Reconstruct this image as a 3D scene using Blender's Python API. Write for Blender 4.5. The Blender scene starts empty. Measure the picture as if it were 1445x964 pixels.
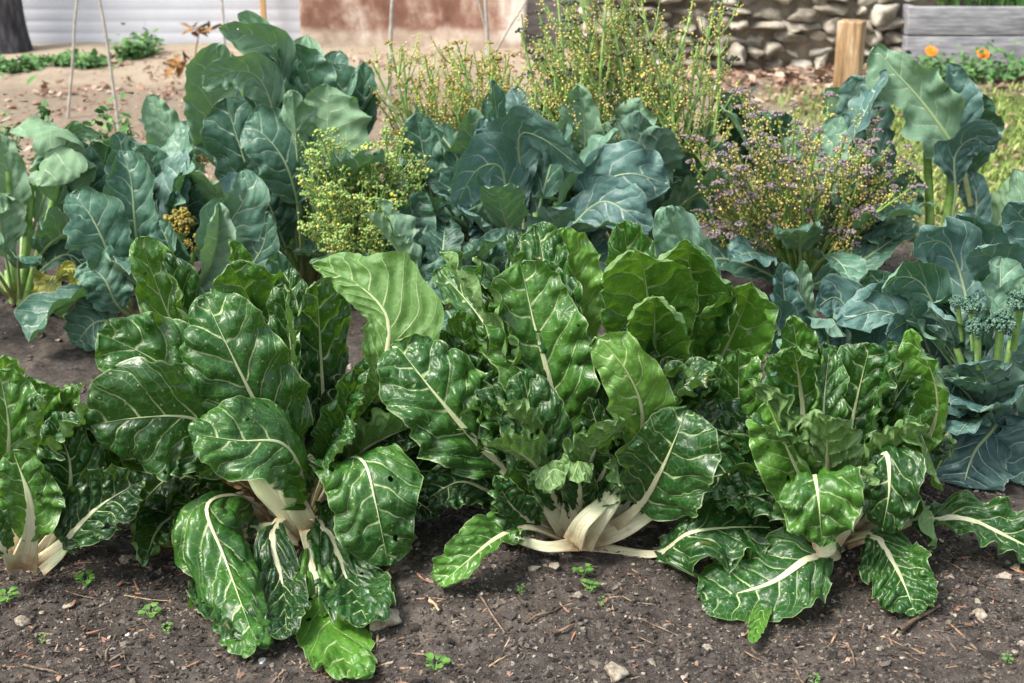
import bpy, math, random
import numpy as np
from mathutils import Vector

R = math.radians
C = bpy.context.scene.collection
scene = bpy.context.scene
rng = np.random.default_rng(7)
random.seed(7)

# ------------------------------------------------------------------ camera
F_PX = 2007.0                     # focal length in pixels of a 1445 px wide frame (50 mm on full frame)
PITCH = math.atan((482 + 230) / F_PX)
H_CAM = 1.266
cam_d = bpy.data.cameras.new('camera')
cam_d.sensor_width = 36.0
cam_d.lens = 50.0
cam_d.clip_start = 0.05
cam_d.clip_end = 2000
cam_d.dof.use_dof = True
cam_d.dof.focus_distance = 2.62
cam_d.dof.aperture_fstop = 6.7
cam = bpy.data.objects.new('camera', cam_d)
C.objects.link(cam)
cam.location = (0, 0, H_CAM)
cam.rotation_euler = (math.pi / 2 - PITCH, 0, 0)
scene.camera = cam

# ------------------------------------------------------------------ light
SUN_EL, SUN_AZ = 55.0, -118.0      # azimuth: degrees clockwise from +Y (negative = left of view)
w = bpy.data.worlds.new('World')
scene.world = w
w.use_nodes = True
nt = w.node_tree
bg = nt.nodes['Background']
sky = nt.nodes.new('ShaderNodeTexSky')
sky.sky_type = 'NISHITA'
sky.sun_disc = False
sky.sun_elevation = R(SUN_EL)
sky.sun_rotation = R(SUN_AZ)
sky.air_density = 1.6
sky.dust_density = 3.5
hsv = nt.nodes.new('ShaderNodeHueSaturation')
hsv.inputs['Saturation'].default_value = 0.45
nt.links.new(sky.outputs[0], hsv.inputs['Color'])
nt.links.new(hsv.outputs[0], bg.inputs[0])
bg.inputs[1].default_value = 0.072

sl = bpy.data.lights.new('sun', 'SUN')
sl.energy = 1.5
sl.angle = R(20)
sl.color = (1.0, 0.95, 0.87)
sun = bpy.data.objects.new('sun', sl)
C.objects.link(sun)
az, el = R(SUN_AZ), R(SUN_EL)
sdir = Vector((math.sin(az) * math.cos(el), math.cos(az) * math.cos(el), math.sin(el)))
sun.rotation_euler = (-sdir).to_track_quat('-Z', 'Y').to_euler()

scene.view_settings.view_transform = 'Standard'
scene.view_settings.look = 'None'
scene.view_settings.gamma = 1
scene.view_settings.exposure = 1.97
try:
    scene.cycles.use_denoising = True
    scene.cycles.denoiser = 'OPENIMAGEDENOISE'
    scene.cycles.max_bounces = 6
    scene.cycles.diffuse_bounces = 2
    scene.cycles.glossy_bounces = 2
    scene.cycles.transparent_max_bounces = 12
    scene.cycles.sample_clamp_indirect = 4
except Exception:
    pass

# ------------------------------------------------------------------ helpers
CAM = np.array([0, 0, H_CAM])
FW = np.array([0, math.cos(PITCH), -math.sin(PITCH)])
UP = np.array([0, math.sin(PITCH), math.cos(PITCH)])
RT = np.array([1.0, 0, 0])


def ray(px, py):
    return FW * F_PX + RT * (px - 722.5) + UP * (482 - py)


def at(px, py, Y):                # the point at ground distance Y seen at photo pixel (px, py)
    d = ray(px, py)
    return CAM + d * (Y / d[1])


def on_ground(px, py, h=0.0):
    d = ray(px, py)
    return CAM + d * ((h - H_CAM) / d[2])


def gY(py, h=0.0):
    return float(on_ground(722, py, h)[1])


def _hash(ix, iy, seed):
    ix = ix.astype(np.int64); iy = iy.astype(np.int64)
    h = (ix * 374761393 + iy * 668265263 + seed * 1442695041) & 0x7fffffff
    h = ((h ^ (h >> 13)) * 1274126177) & 0x7fffffff
    h = (h ^ (h >> 16)) & 0xffff
    return h / 65535.0 * 2 - 1


def vn(x, y, seed=0):             # smooth value noise in [-1, 1]
    x = np.asarray(x, float); y = np.asarray(y, float)
    x, y = np.broadcast_arrays(x, y)
    ix = np.floor(x); iy = np.floor(y)
    fx = x - ix; fy = y - iy
    fx = fx * fx * fx * (fx * (fx * 6 - 15) + 10); fy = fy * fy * fy * (fy * (fy * 6 - 15) + 10)
    a = _hash(ix, iy, seed); b = _hash(ix + 1, iy, seed)
    c = _hash(ix, iy + 1, seed); d = _hash(ix + 1, iy + 1, seed)
    return (a * (1 - fx) + b * fx) * (1 - fy) + (c * (1 - fx) + d * fx) * fy


def fbm(x, y, seed=0, o=4):
    s = 0; a = 0.5
    for i in range(o):
        s = s + a * vn(x * 2 ** i, y * 2 ** i, seed + i * 17); a *= 0.5
    return s


def sstep(a, b, x):
    t = np.clip((x - a) / (b - a), 0, 1)
    return t * t * (3 - 2 * t)


def gh(x, y):                     # soil height
    x = np.asarray(x, float); y = np.asarray(y, float)
    near = 1 - sstep(3.2, 6.0, y)
    return 0.018 * vn(x * 2.1, y * 2.1, 3) + (0.010 * vn(x * 7, y * 7, 4) + 0.006 * vn(x * 19, y * 19, 5)) * near + 0.02 * sstep(5, 8, y) * vn(x * 3, y * 3, 8)


def mesh_obj(name, V, faces, mat, parent=None, attrs=None, uv=None, smooth=True, base=None):
    V = np.asarray(V, np.float32)
    if base is not None:
        V = V - np.asarray(base, np.float32)
    faces = np.asarray(faces, np.int32)
    k = faces.shape[1]
    me = bpy.data.meshes.new(name)
    me.vertices.add(len(V)); me.vertices.foreach_set('co', V.ravel())
    me.loops.add(faces.size); me.loops.foreach_set('vertex_index', faces.ravel())
    me.polygons.add(len(faces))
    me.polygons.foreach_set('loop_start', np.arange(0, faces.size, k, dtype=np.int32))
    me.polygons.foreach_set('use_smooth', np.full(len(faces), smooth))
    if attrs:
        for n, v in attrs.items():
            v = np.asarray(v, np.float32)
            if v.ndim == 2:
                a = me.attributes.new(n, 'FLOAT_VECTOR', 'POINT'); a.data.foreach_set('vector', v.ravel())
            else:
                a = me.attributes.new(n, 'FLOAT', 'POINT'); a.data.foreach_set('value', v)
    if uv is not None:
        l = me.uv_layers.new(name='UVMap')
        l.data.foreach_set('uv', np.asarray(uv, np.float32)[faces.ravel()].ravel())
    me.materials.append(mat)
    me.update(calc_edges=True)
    me.validate()
    o = bpy.data.objects.new(name, me)
    C.objects.link(o)
    if parent is not None:
        o.parent = parent
    return o


def grid_faces(n, m, wrap=False):
    i = np.arange(n - 1)[:, None]; j = np.arange(m if wrap else m - 1)[None, :]
    j2 = (j + 1) % m
    f = np.stack([i * m + j, i * m + j2, (i + 1) * m + j2, (i + 1) * m + j], -1)
    return f.reshape(-1, 4)


def tag(o, label=None, cat=None, group=None, kind=None):
    if label: o['label'] = label
    if cat: o['category'] = cat
    if group: o['group'] = group
    if kind: o['kind'] = kind
    return o


def thing(name, label, cat, loc, group=None):
    o = bpy.data.objects.new(name, None)
    o.empty_display_size = 0.1
    C.objects.link(o)
    o.location = [float(v) for v in loc]
    return tag(o, label, cat, group)


def catmull(pts, n=160):
    P = np.asarray(pts, float)
    if len(P) == 2:
        P = np.array([P[0], (P[0] + P[1]) / 2, P[1]])
    k = np.concatenate([[0], np.cumsum(np.sqrt(np.linalg.norm(np.diff(P, axis=0), axis=1)) + 1e-6)])
    Pe = np.vstack([2 * P[0] - P[1], P, 2 * P[-1] - P[-2]])
    ke = np.concatenate([[k[0] - (k[1] - k[0])], k, [k[-1] + (k[-1] - k[-2])]])
    u = np.linspace(0, k[-1], n)
    seg = np.clip(np.searchsorted(k, u, 'right') - 1, 0, len(P) - 2)
    out = np.empty((n, 3))
    for q in range(n):
        i = seg[q]; t = u[q]
        t0, t1, t2, t3 = ke[i:i + 4]; p0, p1, p2, p3 = Pe[i:i + 4]
        A1 = (t1 - t) / (t1 - t0) * p0 + (t - t0) / (t1 - t0) * p1
        A2 = (t2 - t) / (t2 - t1) * p1 + (t - t1) / (t2 - t1) * p2
        A3 = (t3 - t) / (t3 - t2) * p2 + (t - t2) / (t3 - t2) * p3
        B1 = (t2 - t) / (t2 - t0) * A1 + (t - t0) / (t2 - t0) * A2
        B2 = (t3 - t) / (t3 - t1) * A2 + (t - t1) / (t3 - t1) * A3
        out[q] = (t2 - t) / (t2 - t1) * B1 + (t - t1) / (t2 - t1) * B2
    d = np.concatenate([[0], np.cumsum(np.linalg.norm(np.diff(out, axis=0), axis=1))])
    s = np.linspace(0, d[-1], n)
    return np.stack([np.interp(s, d, out[:, c]) for c in range(3)], 1), d[-1]


def frames(Pc, hint, roll, twist, at_i):
    T = np.gradient(Pc, axis=0)
    T /= np.linalg.norm(T, axis=1, keepdims=True)
    n = len(Pc)
    N = np.zeros_like(T)
    h = hint - T[at_i] * np.dot(hint, T[at_i])
    if np.linalg.norm(h) < 0.05:
        h = np.array([0, 0, 1.0]) - T[at_i] * T[at_i][2]
    N[at_i] = h / np.linalg.norm(h)
    for rngi in (range(at_i + 1, n), range(at_i - 1, -1, -1)):
        for i in rngi:
            p = N[i - 1] if i > at_i else N[i + 1]
            v = p - T[i] * np.dot(p, T[i])
            N[i] = v / np.linalg.norm(v)
    S = np.cross(T, N)
    ang = np.radians(roll + twist * (np.linspace(0, 1, n) - at_i / n))
    c = np.cos(ang)[:, None]; s = np.sin(ang)[:, None]
    return T, N * c + S * s, S * c - N * s


# ------------------------------------------------------------------ materials
def mat(name):
    m = bpy.data.materials.new(name); m.use_nodes = True
    return m, m.node_tree, m.node_tree.nodes['Principled BSDF'], m.node_tree.nodes['Material Output']


class NB:                         # small node-building shorthand
    def __init__(s, nt): s.nt = nt; s.dim = '3D'
    def n(s, t, **kw):
        x = s.nt.nodes.new(t)
        for k, v in kw.items(): setattr(x, k, v)
        return x
    def put(s, sock, v):
        if isinstance(v, bpy.types.NodeSocket): s.nt.links.new(v, sock)
        elif isinstance(v, (tuple, list)) and len(v) == 3 and len(sock.default_value) == 4: sock.default_value = (*v, 1)
        else: sock.default_value = v
    def m(s, op, a, b=0.0, c=None, clamp=False):
        x = s.n('ShaderNodeMath', operation=op); x.use_clamp = clamp
        s.put(x.inputs[0], a); s.put(x.inputs[1], b)
        if c is not None: s.put(x.inputs[2], c)
        return x.outputs[0]
    def mr(s, v, a, b, c=0.0, d=1.0):
        x = s.n('ShaderNodeMapRange'); x.interpolation_type = 'SMOOTHSTEP'
        s.put(x.inputs[0], v)
        for i, q in enumerate((a, b, c, d)): s.put(x.inputs[i + 1], q)
        return x.outputs[0]
    def mix(s, f, a, b, blend='MIX'):
        x = s.n('ShaderNodeMix', data_type='RGBA', blend_type=blend)
        s.put(x.inputs[0], f); s.put(x.inputs[6], a); s.put(x.inputs[7], b)
        return x.outputs[2]
    def noise(s, vec, scale, det=3, rough=.55, dist=0):
        x = s.n('ShaderNodeTexNoise', noise_dimensions=s.dim); s.nt.links.new(vec, x.inputs['Vector'])
        x.inputs['Scale'].default_value = scale; x.inputs['Detail'].default_value = det
        x.inputs['Roughness'].default_value = rough; x.inputs['Distortion'].default_value = dist
        return x
    def vor(s, vec, scale, feat='F1', rand=1):
        x = s.n('ShaderNodeTexVoronoi', feature=feat, voronoi_dimensions=s.dim); s.nt.links.new(vec, x.inputs['Vector'])
        x.inputs['Scale'].default_value = scale; x.inputs['Randomness'].default_value = rand
        return x
    def attr(s, name): return s.n('ShaderNodeAttribute', attribute_name=name)
    def ramp(s, v, stops):
        x = s.n('ShaderNodeValToRGB'); s.put(x.inputs[0], v)
        e = x.color_ramp.elements
        while len(e) > 1: e.remove(e[-1])
        e[0].position = stops[0][0]; e[0].color = (*stops[0][1], 1)
        for p, c in stops[1:]:
            q = e.new(p); q.color = (*c, 1)
        return x.outputs[0]
    def bump(s, h, strength, dist, normal=None):
        x = s.n('ShaderNodeBump'); s.put(x.inputs['Height'], h)
        x.inputs['Strength'].default_value = strength; x.inputs['Distance'].default_value = dist
        if normal is not None: s.nt.links.new(normal, x.inputs['Normal'])
        return x.outputs[0]


def leaf_material(name, dark, mid, light, vein, under, rough, trans, tcol, vw=(0.055, 0.5), cell=70, bump=0.36, holes=0.0, spots=0.0, spec=.5, cellv=.35):
    m, nt, pb, out = mat(name)
    b = NB(nt); b.dim = '2D'
    uv = b.n('ShaderNodeUVMap').outputs[0]
    phi = b.attr('phi').outputs['Fac']; tt = b.attr('tt').outputs['Fac']; tint = b.attr('tint').outputs['Fac']; ed = b.attr('edge').outputs['Fac']
    # warped coordinates keep the net of veins irregular
    wz = b.noise(uv, 14, 3)
    wv = b.n('ShaderNodeVectorMath', operation='MULTIPLY_ADD')
    nt.links.new(wz.outputs['Color'], wv.inputs[0]); wv.inputs[1].default_value = (.03, .03, .0); nt.links.new(uv, wv.inputs[2])
    wuv = wv.outputs[0]
    jit = b.m('MULTIPLY', b.m('SUBTRACT', b.noise(uv, 22, 3).outputs['Fac'], .5), .17)
    ph = b.m('ADD', phi, jit)
    d1 = b.m('ABSOLUTE', b.m('SUBTRACT', b.m('FRACT', b.m('ADD', ph, .5)), .5))
    wid = b.m('MULTIPLY', vw[0], b.m('SUBTRACT', 1.0, b.m('MULTIPLY', tt, .8)))
    v1 = b.mr(d1, b.m('MULTIPLY', wid, .35), wid, 1, 0)
    # second order: finer veins branching between the laterals, towards the margin
    d2 = b.m('ABSOLUTE', b.m('SUBTRACT', b.m('FRACT', b.m('ADD', b.m('MULTIPLY_ADD', ph, 2.0, .5), b.m('MULTIPLY', tt, .5))), .5))
    v2 = b.m('MULTIPLY', b.mr(d2, .02, .055, 1, 0), b.mr(tt, .3, .6, 0, .55))
    ve = b.vor(wuv, cell, 'DISTANCE_TO_EDGE')
    v3 = b.m('MULTIPLY', b.mr(ve.outputs['Distance'], .02, .085, 1, 0), cellv)
    vfade = b.mr(b.noise(uv, 30, 2).outputs['Fac'], .3, .65, .45, 1.0)
    veins = b.m('MAXIMUM', b.m('MULTIPLY', b.m('MULTIPLY', v1, vfade), b.m('SUBTRACT', 1.0, b.m('MULTIPLY', tt, .45))), b.m('MAXIMUM', b.m('MULTIPLY', v2, vw[1] * .7), b.m('MULTIPLY', v3, .28)))
    # blade colour
    big = b.noise(uv, 9, 4, .6).outputs['Fac']
    fine = b.noise(uv, 160, 3, .6).outputs['Fac']
    f0 = b.m('ADD', tint, b.m('MULTIPLY', b.m('SUBTRACT', big, .5), .7), clamp=True)
    f0 = b.m('ADD', f0, b.m('MULTIPLY', b.m('SUBTRACT', fine, .5), .25), clamp=True)
    base = b.ramp(f0, [(0, dark), (.5, mid), (1, light)])
    base = b.mix(b.m('MULTIPLY', veins, .9), base, vein)
    if spots:
        sv = b.vor(uv, 95, 'F1')
        sp = b.m('MULTIPLY', b.mr(sv.outputs['Distance'], .10, .2, 1, 0), b.m('GREATER_THAN', b.n('ShaderNodeSeparateColor').outputs[0] if False else b.m('FRACT', b.m('MULTIPLY', sv.outputs['Distance'], 0.0)), -1))
        sc_ = b.n('ShaderNodeSeparateColor'); nt.links.new(sv.outputs['Color'], sc_.inputs[0])
        sp = b.m('MULTIPLY', sp, b.m('GREATER_THAN', sc_.outputs[0], 1 - spots))
        base = b.mix(b.m('MULTIPLY', sp, .7), base, (.36, .42, .22))
        dirt = b.m('MULTIPLY', b.mr(b.noise(uv, 120, 4, .7).outputs['Fac'], .62, .70), b.mr(b.noise(uv, 7, 3).outputs['Fac'], .5, .62))
        base = b.mix(b.m('MULTIPLY', dirt, .6), base, (.11, .085, .055))
    rot = b.m('MULTIPLY', b.mr(b.noise(uv, 6.5, 5, .7).outputs['Fac'], .70, .76), b.mr(tt, .35, .7))
    base = b.mix(b.m('MULTIPLY', rot, .75), base, (.20, .15, .04))
    # pale thin rim
    base = b.mix(b.mr(ed, .965, .995, 0, .45), base, vein)
    geo = b.n('ShaderNodeNewGeometry')
    und = b.mix(b.m('MULTIPLY', veins, .9), b.mix(b.m('MULTIPLY', fine, .25), under, mid), vein)
    col = b.mix(geo.outputs['Backfacing'], base, und)
    nt.links.new(col, pb.inputs['Base Color'])
    rg = b.m('ADD', rough, b.m('MULTIPLY', b.m('SUBTRACT', b.noise(uv, 35, 3).outputs['Fac'], .5), .3))
    rg = b.m('ADD', rg, b.m('MULTIPLY', geo.outputs['Backfacing'], .2))
    nt.links.new(rg, pb.inputs['Roughness'])
    pb.inputs['Specular IOR Level'].default_value = spec
    hgt = b.m('SUBTRACT', b.m('MULTIPLY', b.noise(wuv, 85, 4, .6).outputs['Fac'], .8), b.m('ADD', b.m('MULTIPLY', v3, .5), b.m('MULTIPLY', v2, .5)))
    hgt = b.m('SUBTRACT', hgt, b.m('MULTIPLY', v1, .35))
    nrm = b.bump(hgt, bump, .004)
    nt.links.new(nrm, pb.inputs['Normal'])
    tr = b.n('ShaderNodeBsdfTranslucent')
    nt.links.new(b.mix(b.m('MULTIPLY', veins, .6), tcol, vein), tr.inputs[0]); nt.links.new(nrm, tr.inputs['Normal'])
    mx = b.n('ShaderNodeMixShader'); mx.inputs[0].default_value = trans
    nt.links.new(pb.outputs[0], mx.inputs[1]); nt.links.new(tr.outputs[0], mx.inputs[2])
    last = mx.outputs[0]
    if holes:
        hv = b.vor(wuv, 16, 'F1')
        hc = b.n('ShaderNodeSeparateColor'); nt.links.new(hv.outputs['Color'], hc.inputs[0])
        rad = b.m('MULTIPLY_ADD', hc.outputs[1], .07, .02)
        hole = b.m('MULTIPLY', b.m('LESS_THAN', hv.outputs['Distance'], rad), b.m('GREATER_THAN', hc.outputs[0], 1 - holes))
        hole = b.m('MULTIPLY', hole, b.m('GREATER_THAN', tt, .15))
        tp = b.n('ShaderNodeBsdfTransparent')
        mh = b.n('ShaderNodeMixShader'); nt.links.new(hole, mh.inputs[0])
        nt.links.new(last, mh.inputs[1]); nt.links.new(tp.outputs[0], mh.inputs[2]); last = mh.outputs[0]
    nt.links.new(last, out.inputs['Surface'])
    return m


M = {}
M['chard'] = leaf_material('chard_leaf', (.005, .030, .009), (.017, .080, .012), (.08, .215, .022), (.44, .54, .26), (.13, .24, .075), .33, .18, (.16, .36, .02), vw=(.07, .5), holes=.30, spots=.14)
M['chard_light'] = leaf_material('chard_leaf_pale', (.05, .14, .02), (.11, .25, .04), (.2, .36, .09), (.5, .6, .3), (.09, .20, .045), .34, .24, (.25, .48, .05), vw=(.075, .5), holes=.08, spots=.06)
M['bras'] = leaf_material('brassica_leaf', (.024, .07, .05), (.066, .156, .108), (.19, .33, .23), (.42, .52, .38), (.14, .25, .15), .42, .16, (.10, .25, .05), vw=(.07, .45), cell=42, bump=.3, holes=.05, spots=.0, cellv=.2, spec=.32)
M['bras_blue'] = leaf_material('broccoli_leaf_blue', (.026, .068, .066), (.072, .155, .138), (.20, .33, .27), (.42, .5, .44), (.13, .23, .17), .44, .12, (.08, .22, .07), vw=(.07, .45), cell=42, bump=.3, holes=.05, spots=.0, cellv=.2, spec=.32)
M['bras_pale'] = leaf_material('brassica_leaf_pale', (.09, .19, .12), (.16, .28, .18), (.27, .39, .27), (.44, .52, .36), (.18, .30, .17), .5, .2, (.16, .32, .07), vw=(.06, .45), cell=42, bump=.3, holes=.04, cellv=.2, spec=.32)
M['yellow'] = leaf_material('leaf_yellowing', (.16, .22, .04), (.3, .32, .06), (.42, .4, .1), (.5, .5, .25), (.35, .36, .12), .5, .25, (.4, .4, .05), holes=.1, spots=.2)
M['dry'] = leaf_material('leaf_dried', (.13, .07, .03), (.24, .13, .055), (.36, .23, .11), (.40, .3, .18), (.26, .16, .08), .6, .15, (.4, .2, .05), holes=.2)
M['weed'] = leaf_material('weed_leaf', (.04, .13, .025), (.09, .24, .04), (.16, .33, .06), (.2, .4, .1), (.12, .25, .06), .45, .25, (.15, .35, .04), cellv=.1)


def stalk_material(name, c0, c1, c2, rough=.42):
    m, nt, pb, out = mat(name); b = NB(nt)
    uv = b.n('ShaderNodeUVMap').outputs[0]
    mp = b.n('ShaderNodeMapping'); nt.links.new(uv, mp.inputs[0]); mp.inputs['Scale'].default_value = (8, 260, 1)
    st = b.noise(mp.outputs[0], 1, 4, .6).outputs['Fac']
    ss = b.attr('ss').outputs['Fac']
    col = b.ramp(ss, [(0, c0), (.45, c1), (1, c2)])
    col = b.mix(b.mr(st, .45, .75, 0, .35), col, (c2[0] * .8, c2[1] * .85, c2[2] * .6))
    bl = b.noise(uv, 30, 4, .65).outputs['Fac']
    col = b.mix(b.mr(bl, .58, .76, 0, .5), col, (.30, .17, .07))
    col = b.mix(b.m('MULTIPLY', b.mr(ss, .02, .26, 1, 0), b.mr(bl, .36, .62, .1, .9)), col, (.26, .13, .055))
    nt.links.new(col, pb.inputs['Base Color'])
    pb.inputs['Roughness'].default_value = rough
    pb.inputs['Subsurface Weight'].default_value = .12
    pb.inputs['Subsurface Radius'].default_value = (.01, .01, .004)
    nt.links.new(b.bump(st, 1.0, .003), pb.inputs['Normal'])
    return m


M['chard_stalk'] = stalk_material('chard_stalk', (.55, .48, .31), (.60, .59, .40), (.40, .52, .22))
M['bras_stalk'] = stalk_material('brassica_stalk', (.22, .33, .13), (.28, .38, .18), (.38, .48, .32), .5)
M['thin_stalk'] = stalk_material('seedling_stalk', (.2, .3, .1), (.15, .3, .07), (.12, .28, .05), .5)


def simple(name, stops, scale=40, rough=.8, attr=None, bump=.0, coord='Object', det=4, spec=.3, stretch=None):
    m, nt, pb, out = mat(name); b = NB(nt)
    tc = b.n('ShaderNodeTexCoord').outputs[coord]
    if stretch:
        mp = b.n('ShaderNodeMapping'); nt.links.new(tc, mp.inputs[0]); mp.inputs['Scale'].default_value = stretch; tc = mp.outputs[0]
    nz = b.noise(tc, scale, det, .6).outputs['Fac']
    if attr:
        f = b.m('ADD', b.attr(attr).outputs['Fac'], b.m('MULTIPLY', b.m('SUBTRACT', nz, .5), .5), clamp=True)
    else:
        f = b.mr(nz, .28, .72)
    nt.links.new(b.ramp(f, stops), pb.inputs['Base Color'])
    pb.inputs['Roughness'].default_value = rough
    pb.inputs['Specular IOR Level'].default_value = spec
    if bump: nt.links.new(b.bump(nz, bump, .01), pb.inputs['Normal'])
    return m


M['stem'] = simple('flower_stem', [(0, (.13, .27, .07)), (.5, (.24, .4, .11)), (1, (.36, .5, .2))], 30, .5)
M['stem_dark'] = simple('flower_stem_dark', [(0, (.09, .2, .04)), (.5, (.17, .31, .07)), (1, (.28, .4, .12))], 30, .5)
M['purple'] = simple('purple_bud', [(0, (.10, .10, .065)), (.45, (.17, .14, .145)), (1, (.29, .23, .26))], 90, .7, attr='rnd')
M['darkbud'] = simple('dark_bud', [(0, (.03, .05, .035)), (.5, (.06, .075, .06)), (1, (.16, .18, .06))], 90, .7, attr='rnd')
M['yellowbud'] = simple('yellow_bud', [(0, (.3, .36, .07)), (.4, (.55, .47, .12)), (.8, (.66, .47, .25)), (1, (.72, .6, .15))], 90, .6, attr='rnd')
M['yellowflower'] = simple('yellow_flower', [(0, (.17, .31, .07)), (.6, (.29, .41, .12)), (.9, (.42, .37, .18)), (1, (.8, .68, .06))], 90, .6, attr='rnd')
M['brocc'] = simple('broccoli_head', [(0, (.03, .075, .05)), (.5, (.06, .13, .09)), (1, (.12, .2, .14))], 90, .7, attr='rnd')
M['goldbud'] = simple('gold_bud', [(0, (.10, .09, .03)), (.5, (.24, .2, .04)), (1, (.4, .3, .07))], 90, .7, attr='rnd')
M['pebble'] = simple('pebble', [(0, (.14, .11, .08)), (.5, (.27, .23, .175)), (1, (.42, .38, .31))], 60, .85, bump=.4)
M['pebble_white'] = simple('pebble_white', [(0, (.4, .41, .43)), (1, (.6, .6, .62))], 60, .7, bump=.3)
M['twig'] = simple('twig', [(0, (.05, .035, .025)), (.5, (.13, .09, .06)), (1, (.26, .2, .15))], 40, .85, bump=.5)
M['woodchip'] = simple('wood_chip', [(0, (.22, .15, .08)), (.5, (.4, .28, .16)), (1, (.5, .4, .26))], 60, .8, bump=.5)
M['clod'] = simple('soil_crumb', [(0, (.016, .013, .011)), (.4, (.055, .046, .04)), (.75, (.11, .094, .08)), (.92, (.16, .135, .11)), (1, (.34, .3, .25))], 150, .95, attr='rnd', bump=.5)
M['litter'] = simple('mulch', [(0, (.02, .016, .013)), (.35, (.055, .042, .034)), (.65, (.13, .10, .08)), (.84, (.28, .2, .13)), (.93, (.3, .1, .05)), (1, (.36, .3, .22))], 150, .9, attr='rnd', bump=.5)


def ground_material():
    m, nt, pb, out = mat('garden_soil'); b = NB(nt)
    geo = b.n('ShaderNodeNewGeometry').outputs['Position']
    sx = b.n('ShaderNodeSeparateXYZ'); nt.links.new(geo, sx.inputs[0])
    n1 = b.noise(geo, 2.2, 5, .65).outputs['Fac']; n2 = b.noise(geo, 38, 6, .7).outputs['Fac']; n3 = b.noise(geo, 330, 5, .75).outputs['Fac']
    v = b.m('ADD', b.m('MULTIPLY', n2, .5), b.m('MULTIPLY', n3, .5))
    bed = b.ramp(v, [(.3, (.014, .0115, .010)), (.45, (.05, .042, .037)), (.56, (.10, .086, .076)), (.68, (.2, .175, .155))])
    pale = b.ramp(v, [(.28, (.07, .055, .045)), (.5, (.17, .14, .115)), (.75, (.33, .29, .24))])
    bed = b.mix(b.mr(n1, .50, .68, 0, .7), bed, pale)
    n5 = b.noise(geo, 9, 4, .6).outputs['Fac']
    bed = b.mix(b.mr(n5, .6, .72, 0, .6), bed, pale)
    bed = b.mix(b.mr(n5, .42, .3, 0, .45), bed, (.016, .012, .010))
    dry = b.ramp(v, [(.28, (.10, .076, .054)), (.48, (.215, .168, .125)), (.75, (.39, .325, .255))])
    dry2 = b.ramp(v, [(.28, (.17, .13, .095)), (.48, (.35, .285, .21)), (.75, (.54, .47, .37))])
    dry = b.mix(b.mr(b.m('ADD', sx.outputs[1], b.m('MULTIPLY', n1, 2.5)), 8.6, 9.8), dry, dry2)
    grassy = b.ramp(v, [(.3, (.05, .075, .02)), (.55, (.13, .17, .05)), (.75, (.26, .24, .12))])
    yy = b.m('ADD', sx.outputs[1], b.m('MULTIPLY', b.m('SUBTRACT', n1, .5), 1.4))
    col = b.mix(b.mr(yy, 4.5, 5.2), bed, dry)
    gx = b.m('ADD', sx.outputs[0], b.m('MULTIPLY', b.m('SUBTRACT', n1, .5), 1.6))
    gf = b.m('MULTIPLY', b.mr(gx, 1.1, 1.8), b.m('MULTIPLY', b.mr(sx.outputs[1], 4.2, 4.9), b.mr(sx.outputs[1], 7.2, 7.7, 1, 0)))
    col = b.mix(gf, col, grassy)
    nt.links.new(col, pb.inputs['Base Color'])
    pb.inputs['Roughness'].default_value = .95
    pb.inputs['Specular IOR Level'].default_value = .15
    h = b.m('ADD', b.m('MULTIPLY', n2, 1.0), b.m('MULTIPLY', n3, .35))
    nt.links.new(b.bump(h, .9, .012), pb.inputs['Normal'])
    return m


# ------------------------------------------------------------------ ground
def spaced(a, b, fine, lo, hi):
    mid = np.arange(a, b, fine)
    r = [b]; st = fine
    while r[-1] < hi: st *= 1.25; r.append(r[-1] + st)
    l = [a - fine]; st = fine
    while l[-1] > lo: st *= 1.25; l.append(l[-1] - st)
    return np.concatenate([l[::-1], mid, r])


gx = spaced(-1.5, 1.5, .011, -60, 60); gy = spaced(1.6, 4.6, .011, -30, 90)
X, Yg = np.meshgrid(gx, gy, indexing='ij')
nearm = 1 - sstep(3.6, 5.5, Yg)
Z = gh(X, Yg) + nearm * (0.0045 * vn(X * 45, Yg * 45, 11) + 0.003 * np.abs(vn(X * 80, Yg * 80, 12)))
o = mesh_obj('soil', np.stack([X, Yg, Z], -1).reshape(-1, 3), grid_faces(len(gx), len(gy)), ground_material())
tag(o, 'dark garden soil of the vegetable bed, dry and tan beyond', 'soil', kind='structure')

# ------------------------------------------------------------------ leaf builder
KIND = {
    'chard': dict(a=.58, c=.43, sb=.34, n=6.5, sweep=.42, bub=.0125, wr=.0022, ruf=.20, rf=5.2, fold=.12, curl=.15, st=(.030, .0035), flat=.34, m='chard', sm='chard_stalk', ns=84, nt=25, cell=1),
    'bras': dict(a=.70, c=.55, sb=.36, n=6.0, sweep=.38, bub=.0048, wr=.0018, ruf=.17, rf=2.9, fold=.10, curl=.12, st=(.013, .0035), flat=.75, m='bras', sm='bras_stalk', ns=60, nt=18, cell=1),
    'weed': dict(a=.8, c=.5, sb=.35, n=4, sweep=.3, bub=.0006, wr=.0003, ruf=.05, rf=2, fold=.1, curl=.1, st=(.0022, .0008), flat=.9, m='weed', sm='thin_stalk', ns=16, nt=6, cell=1),
}
LSEED = [100]
WUP = np.array([0, 0, 1.0])


def two(v): return v if isinstance(v, (tuple, list)) else (v, v)


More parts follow.
